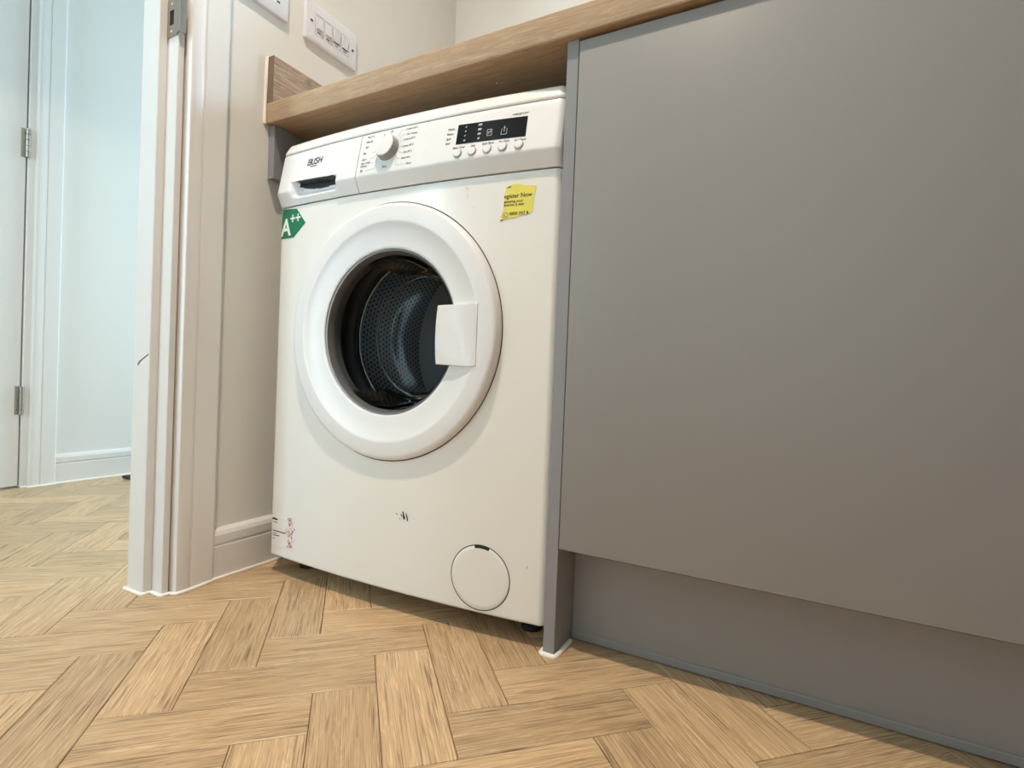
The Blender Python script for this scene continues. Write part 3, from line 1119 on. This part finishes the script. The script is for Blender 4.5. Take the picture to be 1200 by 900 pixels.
zrows = [ZS + g] + [ZS + g + 0.0015] + [0.722 + i * 0.0016 for i in range(23)]
zrows = [z for z in zrows if z < 0.7565]
zrows += [0.7575 + 0.0006 * i for i in range(9)] + [0.7635 + (ZCON - 0.0035 - 0.7635) * i / 22 for i in range(23)] + [ZCON - 0.0012]
bm = bmesh.new()
xs = xs_between(0.0, SX - 0.0008, 100)
grid_panel(bm, xs, zrows, lambda x, z: front(x, z, -grip(x, z)), None, 0.02)
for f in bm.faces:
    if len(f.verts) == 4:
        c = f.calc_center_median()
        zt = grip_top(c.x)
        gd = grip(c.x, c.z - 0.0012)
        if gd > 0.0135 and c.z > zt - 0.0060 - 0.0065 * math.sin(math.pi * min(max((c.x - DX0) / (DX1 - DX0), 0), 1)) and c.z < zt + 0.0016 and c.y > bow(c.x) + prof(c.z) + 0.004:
            f.material_index = 1  # crescent of painted shade under the top edge of the scoop
dr = obj('detergent_drawer', bm, 'plastic', wm, smooth=38, mats=['plastic', 'grip_shade'])
# brand lettering
bm = bmesh.new()
PX, PZ, PH, PS = 0.0850, 0.7890, 0.0105, 0.20


def bush(pts, wd=0.0020):
    flat_stroke(bm, [(PX + x * 0.0098 + y * PH * PS, PZ + y * PH) for x, y in pts], wd, front, 0.0004)


bush([(0.0, 0), (0.0, 1), (0.62, 1), (0.72, 0.85), (0.66, 0.6), (0.5, 0.53), (0.0, 0.53)])
bush([(0.5, 0.53), (0.74, 0.42), (0.78, 0.16), (0.6, 0.0), (0.0, 0.0)])
bush([(1.05, 1), (1.05, 0.15), (1.18, 0), (1.62, 0), (1.75, 0.15), (1.75, 1)])
bush([(2.72, 0.9), (2.6, 1), (2.15, 1), (2.02, 0.86), (2.1, 0.66), (2.62, 0.40), (2.74, 0.2), (2.62, 0), (2.1, 0), (2.0, 0.1)])
bush([(3.05, 0), (3.05, 1)])
bush([(3.05, 0.5), (3.78, 0.5)])
bush([(3.80, 0), (3.80, 1)])
bush([(1.00, -0.40), (2.75, -0.40)], 0.0016)
tag(obj('brand_lettering', bm, 'black', dr), 'black letters reading BUSH with a short underline')

# control panel
bm = bmesh.new()
zrows = [ZS + g, ZS + g + 0.0012] + [0.7225 + i * 0.0025 for i in range(13)] + [0.757 + (ZCON - 0.0035 - 0.757) * i / 16 for i in range(17)] + [ZCON - 0.0012]
grid_panel(bm, xs_between(SX + 0.0008, WM_W, 60), zrows, front, None, 0.02)
cp = obj('control_panel', bm, 'plastic', wm, smooth=38)
TILT = math.atan2(0.0140, 0.0710)


def on_console(o, x, z, off=0.0):
    """Place a part whose local -Y axis leaves the console face."""
    o.location = front(x, z, off)
    slope = 2 * WM_B * (x - 0.2985) / 0.2985 ** 2
    o.rotation_euler = (-TILT, 0, math.atan(slope))


# programme dial: skirt, barrel, domed cap and pointer
bm = bmesh.new()
lathe_y(bm, [(0.0226, 0.002), (0.0226, -0.0008), (0.0222, -0.0016), (0.0206, -0.0118), (0.0202, -0.0128), (0.0194, -0.0132)], 0, 0, 64)
dl = obj('programme_dial', bm, 'dial', cp, smooth=40)
on_console(dl, 0.2850, 0.7862)
bm = bmesh.new()
lathe_y(bm, [(0.0204, -0.0124), (0.0200, -0.0134), (0.0186, -0.0139), (0.010, -0.0142), (0, -0.0143)], 0, 0, 64)
obj('dial_cap', bm, 'plastic', dl, smooth=40)
bm = bmesh.new()
box(bm, -0.0005, 0.0005, -0.0144, -0.0137, 0.0120, 0.0180)
obj('pointer', bm, 'greyprint', dl)

# display window with icons
bm = bmesh.new()
DWX0, DWX1 = 0.4222, 0.5412


def disp(u, v, off):
    z0 = 0.7702 + (0.7668 - 0.7702) * u
    z1 = 0.8038 + (0.8000 - 0.8038) * u
    return front(DWX0 + (DWX1 - DWX0) * u, z0 + (z1 - z0) * v, off)


n = 16
V = [[bm.verts.new(disp(i / n, j / 2, 0.0005)) for i in range(n + 1)] for j in range(3)]
for j in range(2):
    for i in range(n):
        bm.faces.new((V[j][i], V[j][i + 1], V[j + 1][i + 1], V[j + 1][i]))
loop = V[0][:] + [V[1][-1], V[2][-1]] + V[2][-2::-1] + [V[1][0]]
bk = [bm.verts.new(v.co + Vector((0, 0.001, 0))) for v in loop]
for k in range(len(loop)):
    bm.faces.new((loop[k], loop[(k + 1) % len(loop)], bk[(k + 1) % len(loop)], bk[k]))
dp = obj('display', bm, 'display', cp)
bm = bmesh.new()


def dfn(x, z, off):
    return disp(x, z, off)


for i, v in enumerate((0.84, 0.62, 0.40, 0.16)):
    wv = 0.020 + (0.010 if i == 3 else 0)
    flat_poly(bm, [(0.125 - wv / 2, v - 0.035), (0.125 + wv / 2, v - 0.035), (0.130 + wv / 2, v + 0.035), (0.130 - wv / 2, v + 0.035)], dfn, 0.0008)
for i, (v, wv) in enumerate(((0.86, 0.055), (0.63, 0.050), (0.40, 0.045), (0.17, 0.030))):
    flat_poly(bm, [(0.335 - wv / 2, v - 0.05), (0.335 + wv / 2, v - 0.05), (0.340 + wv / 2, v + 0.05), (0.340 - wv / 2, v + 0.05)], dfn, 0.0008)


def dstroke(pts, wd=0.0009):
    P3 = [((DWX1 - DWX0) * u, 0.0338 * v) for u, v in pts]
    flat_stroke(bm, P3, wd, lambda x, z, off: disp(x / (DWX1 - DWX0), z / 0.0338, off), 0.0008)


dstroke([(0.455, 0.25), (0.455, 0.55), (0.520, 0.55), (0.520, 0.25), (0.455, 0.25)])
dstroke([(0.462, 0.42), (0.512, 0.42)])
dstroke([(0.470, 0.32), (0.505, 0.52)])
dstroke([(0.665, 0.50), (0.655, 0.22), (0.735, 0.22), (0.735, 0.50)])
dstroke([(0.697, 0.35), (0.697, 0.62)])
dstroke([(0.685, 0.52), (0.697, 0.62), (0.709, 0.52)], 0.0008)
obj('display_icons', bm, 'lit', dp)

# push buttons
for x in (0.4283, 0.4538, 0.4800, 0.5058, 0.5323):
    bm = bmesh.new()
    lathe_y(bm, [(0.0076, 0.001), (0.0076, -0.0008), (0.0066, -0.0010)], 0, 0, 28)
    b = obj('button', bm, 'dial', cp, smooth=40)
    on_console(b, x, 0.7545)
    bm = bmesh.new()
    lathe_y(bm, [(0.0068, 0.0), (0.0067, -0.0018), (0.0060, -0.0026), (0.0030, -0.0029), (0, -0.0030)], 0, 0, 28)
    obj('button_cap', bm, 'plastic', b, smooth=40)

# printed legends
bm = bmesh.new()
for body, x, z, al in (('Off', 0.2872, 0.8150, 'CENTER'), ('Cotton 90\u00b0C', 0.3180, 0.8135, 'LEFT'), ('Eco Cotton', 0.3215, 0.8042, 'LEFT'), ('Cotton 60\u00b0C', 0.3160, 0.7950, 'LEFT'),
                       ('Cotton 40\u00b0C', 0.3150, 0.7830, 'LEFT'), ('Eco 20\u00b0C', 0.3205, 0.7718, 'LEFT'), ('Easy Care', 0.3180, 0.7615, 'LEFT'), ('Wool', 0.3290, 0.7500, 'LEFT'),
                       ('Rinse', 0.2835, 0.7518, 'CENTER'), ('Rapid 15', 0.2330, 0.8140, 'LEFT'), ('Daily 60', 0.2320, 0.8045, 'LEFT'), ('Spin', 0.2325, 0.7950, 'LEFT'), ('Mix', 0.2300, 0.7838, 'LEFT'),
                       ('Sport', 0.2295, 0.7722, 'LEFT'), ('Hand Wash', 0.2285, 0.7648, 'LEFT'), ('Delicate', 0.2285, 0.7595, 'LEFT'), ('Silk', 0.2290, 0.7512, 'LEFT')):
    text_into(bm, body, 0.0052, x, z, front, 0.0004, al, 0, 0.86, 0.00006)
tag(obj('dial_lettering', bm, 'black', cp), kind='stuff')
bm = bmesh.new()
for k, (x1, z1) in enumerate(((0.3160, 0.8150), (0.3195, 0.8060), (0.3140, 0.7970), (0.3130, 0.7845), (0.3185, 0.7735), (0.3160, 0.7632), (0.3270, 0.7518), (0.2500, 0.7845), (0.2460, 0.7740), (0.2520, 0.7640), (0.2420, 0.7525))):
    d = Vector((x1 - 0.2850, z1 - 0.7862))
    a = d.normalized() * 0.0255
    p0 = (0.2850 + a.x, 0.7862 + a.y)
    p1 = (p0[0] + (0.004 if x1 > 0.28 else -0.004), z1)
    flat_stroke(bm, [p0, p1], 0.0004, front, 0.0004)
    if abs(p1[0] - x1) > 0.003:
        flat_stroke(bm, [p1, (x1, z1)], 0.0004, front, 0.0004)
tag(obj('dial_lines', bm, 'greyprint', cp), kind='stuff')
bm = bmesh.new()
for body, x, z in (('Wash', 0.4035, 0.7965), ('Rinse', 0.4030, 0.7885), ('Spin', 0.4030, 0.7802), ('End', 0.4030, 0.7725)):
    text_into(bm, body, 0.0056, x, z, front, 0.0004, 'LEFT', 0, 0.95, 0.00006)
for body, x, z in (('Delay Timer', 0.4289, 0.7628), ('Spin', 0.4546, 0.7626), ('Extra Rinse', 0.4802, 0.7624), ('Pre Wash', 0.5075, 0.7618), ('Start/Pause', 0.5338, 0.7608)):
    text_into(bm, body, 0.0050, x, z, front, 0.0004, 'CENTER', 0, 0.86, 0.00006)
text_into(bm, 'WMNB712W', 0.0046, 0.5285, 0.8040, front, 0.0004, 'CENTER', 0, 1.0, 0.00006)
tag(obj('button_lettering', bm, 'black', cp), kind='stuff')

# porthole door: white ring > grip, glass bowl, inner trim
bm = bmesh.new()
ring = [(0.2190, 0.002), (0.2190, -0.0120), (0.2186, -0.0180), (0.2170, -0.0222), (0.2150, -0.0244), (0.2123, -0.0257), (0.2088, -0.0262), (0.1888, -0.0272), (0.1856, -0.0270), (0.1834, -0.0260),
        (0.1628, -0.0212), (0.1468, -0.0196), (0.1436, -0.0193), (0.1422, -0.0184), (0.1418, -0.0170), (0.1418, 0.004), (0.1478, 0.006), (0.2138, 0.006)]
lathe_y(bm, ring, DCX, DCZ, 128, closed=True)
pd = obj('door', bm, 'plastic', wm, smooth=30)
tag(pd, 'round white porthole door ring')
bm = bmesh.new()
A_ = [bm.verts.new(front(DCX + 0.2148 * math.cos(2 * math.pi * k / 128), DCZ + 0.2148 * math.sin(2 * math.pi * k / 128), 0.0004)) for k in range(128)]
B_ = [bm.verts.new(front(DCX + 0.2206 * math.cos(2 * math.pi * k / 128), DCZ + 0.2206 * math.sin(2 * math.pi * k / 128), 0.0004)) for k in range(128)]
for k in range(128):
    bm.faces.new((A_[k], A_[(k + 1) % 128], B_[(k + 1) % 128], B_[k]))
obj('door_gap_shade', bm, 'seam', pd)  # flat dark ring painting the shadow line between door ring and body
bm = bmesh.new()
lathe_y(bm, [(0.1417, -0.0160), (0.1385, -0.0155), (0.1355, -0.0100), (0.1335, 0.012), (0.1417, 0.016)], DCX, DCZ, 96, closed=True)
obj('inner_trim', bm, 'greyplastic', pd, smooth=40)
bm = bmesh.new()
lathe_y(bm, [(0.1330, -0.0060), (0.1325, 0.0020), (0.1300, 0.0140), (0.1220, 0.0700), (0.1180, 0.0850), (0.1050, 0.0960), (0.0800, 0.1000), (0.04, 0.1010), (0, 0.1012),
             (0, 0.0972), (0.04, 0.0970), (0.0790, 0.0960), (0.1020, 0.0925), (0.1140, 0.0830), (0.1180, 0.0690), (0.1260, 0.0135), (0.1285, 0.0015), (0.1290, -0.0060)], DCX, DCZ, 96, closed=False)
tag(obj('glass_bowl', bm, 'glass', pd, smooth=50), 'clear glass bowl of the porthole')
bm = bmesh.new()
lathe_y(bm, [(0.1130 + 0.0024 * math.cos(2 * math.pi * k / 10), 0.0900 + 0.0024 * math.sin(2 * math.pi * k / 10)) for k in range(10)], DCX, DCZ, 96, closed=True)
obj('bowl_edge', bm, 'glassedge', pd, smooth=60)
# door grip: flat white plate from ring into the opening, hollow behind its free edge
bm = bmesh.new()
HX0g, HX1g, HZ0g, HZ1g = 0.4035, 0.4790, 0.4215, 0.5160
outl = []
for k in range(9):
    t = k / 8
    outl.append((HX0g - 0.0025 * math.sin(math.pi * t), HZ1g + (HZ0g - HZ1g) * t))
outl += [(HX1g - 0.012, HZ0g - 0.0015), (HX1g, HZ0g - 0.001), (HX1g, HZ1g + 0.001), (HX1g - 0.012, HZ1g + 0.0012)]


def hy_(x):
    return -0.0292 + 0.0030 * sstep(HX0g + 0.03, HX0g, x)


fa = [bm.verts.new((x, hy_(x), z)) for x, z in outl]
fb = [bm.verts.new((x, -0.0185 if x > 0.43 else -0.0205, z)) for x, z in outl]
for k in range(len(outl)):
    j = (k + 1) % len(outl)
    bm.faces.new((fa[k], fa[j], fb[j], fb[k]))
f = bm.faces.new(fa)
f2 = bm.faces.new(fb[::-1])
es = [e for e in bm.edges if e.verts[0] in fa and e.verts[1] in fa]
bmesh.ops.bevel(bm, geom=es, offset=0.0014, segments=2, profile=0.5, affect='EDGES')
tag(obj('handle', bm, 'plastic', pd, smooth=40), 'flat white door grip')

# gasket and drum
bm = bmesh.new()
lathe_y(bm, [(0.192, 0.006), (0.150, 0.008), (0.146, 0.020), (0.152, 0.034), (0.160, 0.042), (0.160, 0.050), (0.148, 0.056), (0.144, 0.062), (0.146, 0.070), (0.152, 0.074), (0.192, 0.074)], DCX, DCZ, 96)
obj('gasket', bm, 'rubber', wm, smooth=50)
bm = bmesh.new()
uvl = bm.loops.layers.uv.verify()
lathe_y(bm, [(0.150, 0.082), (0.152, 0.078), (0.158, 0.077), (0.232, 0.086), (0.236, 0.090)], DCX, DCZ, 96)
lathe_y(bm, [(0.236, 0.090), (0.236, 0.150), (0.236, 0.210), (0.236, 0.270), (0.236, 0.330), (0.236, 0.390)], DCX, DCZ, 96, uvlayer=uvl)
lathe_y(bm, [(0.236, 0.390), (0.220, 0.396), (0.120, 0.398), (0.06, 0.390), (0, 0.388)], DCX, DCZ, 96)
bmesh.ops.remove_doubles(bm, verts=bm.verts, dist=0.0001)
du = obj('drum', bm, 'steel', wm, smooth=50)
for k in range(3):
    a = math.radians(100 + 120 * k)
    bm = bmesh.new()
    er, et = Vector((math.cos(a), 0, math.sin(a))), Vector((-math.sin(a), 0, math.cos(a)))
    C = Vector((DCX, 0, DCZ))
    pts = [(0.236, -0.040), (0.215, -0.026), (0.190, -0.012), (0.183, 0.0), (0.190, 0.012), (0.215, 0.026), (0.236, 0.040)]
    extrude_profile(bm, pts, lambda p, e: C + er * p[0] + et * p[1] + Vector((0, 0.37 if e else 0.105, 0)))
    obj('drum_paddle', bm, 'plainsteel', du, smooth=50)
bm = bmesh.new()
lathe_y(bm, [(0.1490 + 0.0028 * math.cos(2 * math.pi * k / 10), 0.0800 + 0.0028 * math.sin(2 * math.pi * k / 10)) for k in range(10)], DCX, DCZ, 96, closed=True)
obj('drum_rim', bm, 'plainsteel', du, smooth=60)
# tub shell so nothing shines in from behind
bm = bmesh.new()
lathe_y(bm, [(0.192, 0.074), (0.262, 0.080), (0.262, 0.420), (0, 0.425)], DCX, DCZ, 48)
obj('tub', bm, 'dark', wm, smooth=50)

# filter cover: disc standing in a thin ring gap with a dark finger slot
FCX, FCZ, FR = 0.4905, 0.0912, 0.0505


def disc_on_front(bm, r0, r1, off0, off1, seg=64):
    A = [bm.verts.new(front(FCX + r0 * math.cos(2 * math.pi * k / seg), FCZ + r0 * math.sin(2 * math.pi * k / seg), off0)) for k in range(seg)]
    B = [bm.verts.new(front(FCX + r1 * math.cos(2 * math.pi * k / seg), FCZ + r1 * math.sin(2 * math.pi * k / seg), off1)) for k in range(seg)]
    for k in range(seg):
        bm.faces.new((A[k], A[(k + 1) % seg], B[(k + 1) % seg], B[k]))
    return A, B


bm = bmesh.new()
disc_on_front(bm, FR + 0.0010, FR - 0.0008, 0.0003, 0.0003)
obj('filter_gap', bm, 'seam', wm)
bm = bmesh.new()
prev = None
for r, o_ in ((FR - 0.0006, -0.001), (FR - 0.0006, 0.0006), (FR - 0.0014, 0.0012), (FR - 0.008, 0.0013), (FR * 0.5, 0.0013), (0.002, 0.0013)):
    ring_v = [bm.verts.new(front(FCX + r * math.cos(2 * math.pi * k / 64), FCZ + r * math.sin(2 * math.pi * k / 64), o_)) for k in range(64)]
    if prev:
        for k in range(64):
            bm.faces.new((prev[k], prev[(k + 1) % 64], ring_v[(k + 1) % 64], ring_v[k]))
    prev = ring_v
bm.faces.new(prev)
fc = obj('filter_cover', bm, 'enamel', wm, smooth=40)
bm = bmesh.new()
up_, lo_ = [], []
for k in range(9):
    a = math.radians(102 - 30 * k / 8)
    up_.append((FCX + (FR + 0.0004) * math.cos(a), FCZ + (FR + 0.0004) * math.sin(a)))
    lo_.append((FCX + (FR - 0.0042) * math.cos(a), FCZ + (FR - 0.0042) * math.sin(a)))
flat_poly(bm, up_ + lo_[::-1], front, 0.0016)
obj('finger_slot', bm, 'black', fc)

# feet
for x in (0.045, WM_W - 0.045):
    for y in (0.060, WM_D - 0.05):
        bm = bmesh.new()
        tube(bm, [(x, y, 0), (x, y, 0.010)], 0.017, 20)
        tube(bm, [(x, y, 0.010), (x, y, ZB + 0.001)], 0.007, 12)
        obj('foot', bm, 'foot', wm, smooth=40)

# stickers -----------------------------------------------------------------------


def sticker(name, pts, material, label, off=0.0003):
    bm = bmesh.new()
    tmp = bmesh.new()
    f = tmp.faces.new([tmp.verts.new((x, z, 0)) for x, z in pts])
    fs = wrap(tmp, bm, front, off)
    r = bmesh.ops.extrude_face_region(bm, geom=fs)
    for e in r['geom']:
        if isinstance(e, bmesh.types.BMVert):
            e.co.y -= 0.0003
    bmesh.ops.triangulate(bm, faces=bm.faces)
    return tag(obj(name, bm, material, wm), label)


gs = sticker('energy_sticker', [(0.0105, 0.7165), (0.0530, 0.7130), (0.0800, 0.6830), (0.0460, 0.6585), (0.0045, 0.6590)], 'green', 'green arrow shaped energy sticker reading A++')
bm = bmesh.new()
text_into(bm, 'A', 0.0460, 0.0070, 0.6645, front, 0.0010, 'LEFT', 0.05, 0.95, 0.0012)
for cx in (0.0425, 0.0585):
    flat_stroke(bm, [(cx - 0.0062, 0.6955), (cx + 0.0062, 0.6955)], 0.0032, front, 0.0010)
    flat_stroke(bm, [(cx, 0.6893), (cx, 0.7017)], 0.0032, front, 0.0011)
obj('lettering', bm, 'stickerwhite', gs)

ys = sticker('register_sticker', [(0.5100, 0.6965), (0.5185, 0.6995), (0.5275, 0.7005), (0.5400, 0.6965), (0.5585, 0.6945), (0.5575, 0.6860), (0.5548, 0.6780), (0.5542, 0.6620), (0.5530, 0.6560), (0.5470, 0.6530),
                                  (0.5380, 0.6522), (0.5270, 0.6492), (0.5140, 0.6478), (0.5060, 0.6470), (0.5018, 0.6452), (0.5026, 0.6540), (0.5060, 0.6600), (0.5062, 0.6720), (0.5072, 0.6850)],
             'yellow', 'torn yellow paper sticker reading egister Now')
bm = bmesh.new()
TO = 0.0009
text_into(bm, 'egister Now', 0.0092, 0.5068, 0.6792, front, TO, 'LEFT', 0, 0.98, 0.00012)
text_into(bm, 'gistering your', 0.0056, 0.5070, 0.6722, front, TO, 'LEFT', 0, 1.0, 0.00008)
text_into(bm, 'arantee is easy', 0.0056, 0.5070, 0.6672, front, TO, 'LEFT', 0, 1.0, 0.00008)
text_into(bm, '0800 597 8', 0.0068, 0.5165, 0.6528, front, TO, 'LEFT', 0, 1.0, 0.00010)
flat_poly(bm, [(0.5125, 0.6945), (0.5180, 0.6958), (0.5185, 0.6972), (0.5122, 0.6960)], front, TO)
flat_stroke(bm, [(0.5020, 0.6460), (0.5065, 0.6466)], 0.0012, front, TO)
obj('lettering', bm, 'black', ys)
bm = bmesh.new()
pts = [(0.5100 + 0.0042 * math.cos(2 * math.pi * k / 14), 0.6530 + 0.0042 * math.sin(2 * math.pi * k / 14)) for k in range(15)]
flat_stroke(bm, pts, 0.0008, front, TO)
flat_stroke(bm, [(0.5082, 0.6545), (0.5090, 0.6520), (0.5110, 0.6510)], 0.0012, front, TO)
obj('phone_mark', bm, 'greyprint', ys)

ls = sticker('rating_label', [(0.0085, 0.1125), (0.0700, 0.1160), (0.0715, 0.0605), (0.0110, 0.0560)], 'paper', 'small white printed label low on the front panel')
bm = bmesh.new()
for k, (x, wv) in enumerate(((0.0115, 0.004), (0.0165, 0.003), (0.0205, 0.005))):
    flat_stroke(bm, [(x, 0.1078 + 0.0006 * (k % 2)), (x + wv, 0.1076)], 0.0034, front, TO)
flat_stroke(bm, [(0.0140, 0.1020), (0.0270, 0.1012)], 0.0012, front, TO)
flat_stroke(bm, [(0.0135, 0.0845), (0.0520, 0.0850)], 0.0018, front, TO)
flat_stroke(bm, [(0.0140, 0.0795), (0.0250, 0.0795)], 0.0012, front, TO)
flat_stroke(bm, [(0.0140, 0.0755), (0.0330, 0.0765)], 0.0016, front, TO)
flat_stroke(bm, [(0.0150, 0.0690), (0.0185, 0.0690)], 0.0016, front, TO)
obj('lettering', bm, 'black', ls)
bm = bmesh.new()
random.seed(11)
for k in range(95):
    x = random.gauss(0.0665, 0.0055)
    z = random.uniform(0.0590, 0.1165)
    r = random.uniform(0.0006, 0.0017)
    if x > 0.080 or x < 0.050:
        continue
    a0 = random.random() * 6
    flat_poly(bm, [(x + r * random.uniform(0.6, 1.5) * math.cos(a0 + q * 1.256), z + r * random.uniform(0.6, 1.4) * math.sin(a0 + q * 1.256)) for q in range(5)], front, TO + 0.00002 * (k % 5))
obj('speckle_print', bm, 'red', ls)

# chipped enamel spots
for pts in ([(0.3270, 0.1700), (0.3292, 0.1690), (0.3306, 0.1664), (0.3292, 0.1662), (0.3278, 0.1682)],
            [(0.3370, 0.1692), (0.3388, 0.1688), (0.3402, 0.1655), (0.3392, 0.1645), (0.3376, 0.1662)],
            [(0.3412, 0.1712), (0.3428, 0.1740), (0.3440, 0.1690), (0.3462, 0.1650), (0.3458, 0.1606), (0.3432, 0.1604), (0.3415, 0.1650)],
            [(0.3472, 0.1722), (0.3490, 0.1710), (0.3520, 0.1640), (0.3528, 0.1592), (0.3508, 0.1590), (0.3492, 0.1640)],
            [(0.3402, 0.1712), (0.3412, 0.1742), (0.3422, 0.1740), (0.3412, 0.1708)],
            [(0.3350, 0.1612), (0.3358, 0.1622), (0.3366, 0.1600), (0.3358, 0.1592)],
            [(0.3640, 0.1650), (0.3648, 0.1656), (0.3654, 0.1645), (0.3644, 0.1640)],
            [(0.5790, 0.0375), (0.5804, 0.0372), (0.5802, 0.0358), (0.5788, 0.0360)],
            [(0.5680, 0.1225), (0.5686, 0.1230), (0.5688, 0.1190), (0.5682, 0.1188)]):
    bm = bmesh.new()
    flat_poly(bm, pts, front, 0.0004)
    tag(obj('chip_mark', bm, 'black', wm), 'black chip in the white enamel')

# pale rub marks between door and sticker
for pts in ([(0.4385, 0.7000), (0.4405, 0.7030), (0.4432, 0.7020), (0.4440, 0.6990), (0.4425, 0.6965)], [(0.4445, 0.6915), (0.4430, 0.6885), (0.4420, 0.6865)], [(0.4530, 0.6720), (0.4560, 0.6700)]):
    bm = bmesh.new()
    flat_stroke(bm, pts, 0.0008, front, 0.0003)
    tag(obj('scuff_mark', bm, 'scuff', wm), 'faint grey rub mark')

# ------------------------------------------------------------------ ceiling lamps


def downlight(x, y, power, label):
    root = empty('downlight', (x, y, ZC))
    tag(root, label, 'ceiling light')
    bm = bmesh.new()
    n = 40
    pr = [(0.036, -0.001), (0.038, -0.006), (0.046, -0.007), (0.050, -0.003), (0.050, 0.0)]
    rings = [[bm.verts.new((r * math.cos(2 * math.pi * k / n), r * math.sin(2 * math.pi * k / n), z)) for k in range(n)] for r, z in pr]
    for A, B in zip(rings[:-1], rings[1:]):
        for k in range(n):
            bm.faces.new((A[k], A[(k + 1) % n], B[(k + 1) % n], B[k]))
    obj('bezel', bm, 'gloss', root, smooth=40)
    bm = bmesh.new()
    vs = [bm.verts.new((0.037 * math.cos(2 * math.pi * k / n), 0.037 * math.sin(2 * math.pi * k / n), -0.002)) for k in range(n)]
    bm.faces.new(vs)
    obj('lens', bm, 'lens', root)
    l = area_light('downlight_glow', (x, y, ZC - 0.012), (0, 0, -1), 0.07, 0.07, power, (1.0, 0.84, 0.68), 'DISK', 128)
    return root


downlight(0.45, -0.56, 16, 'round recessed ceiling downlight above the washing machine front')
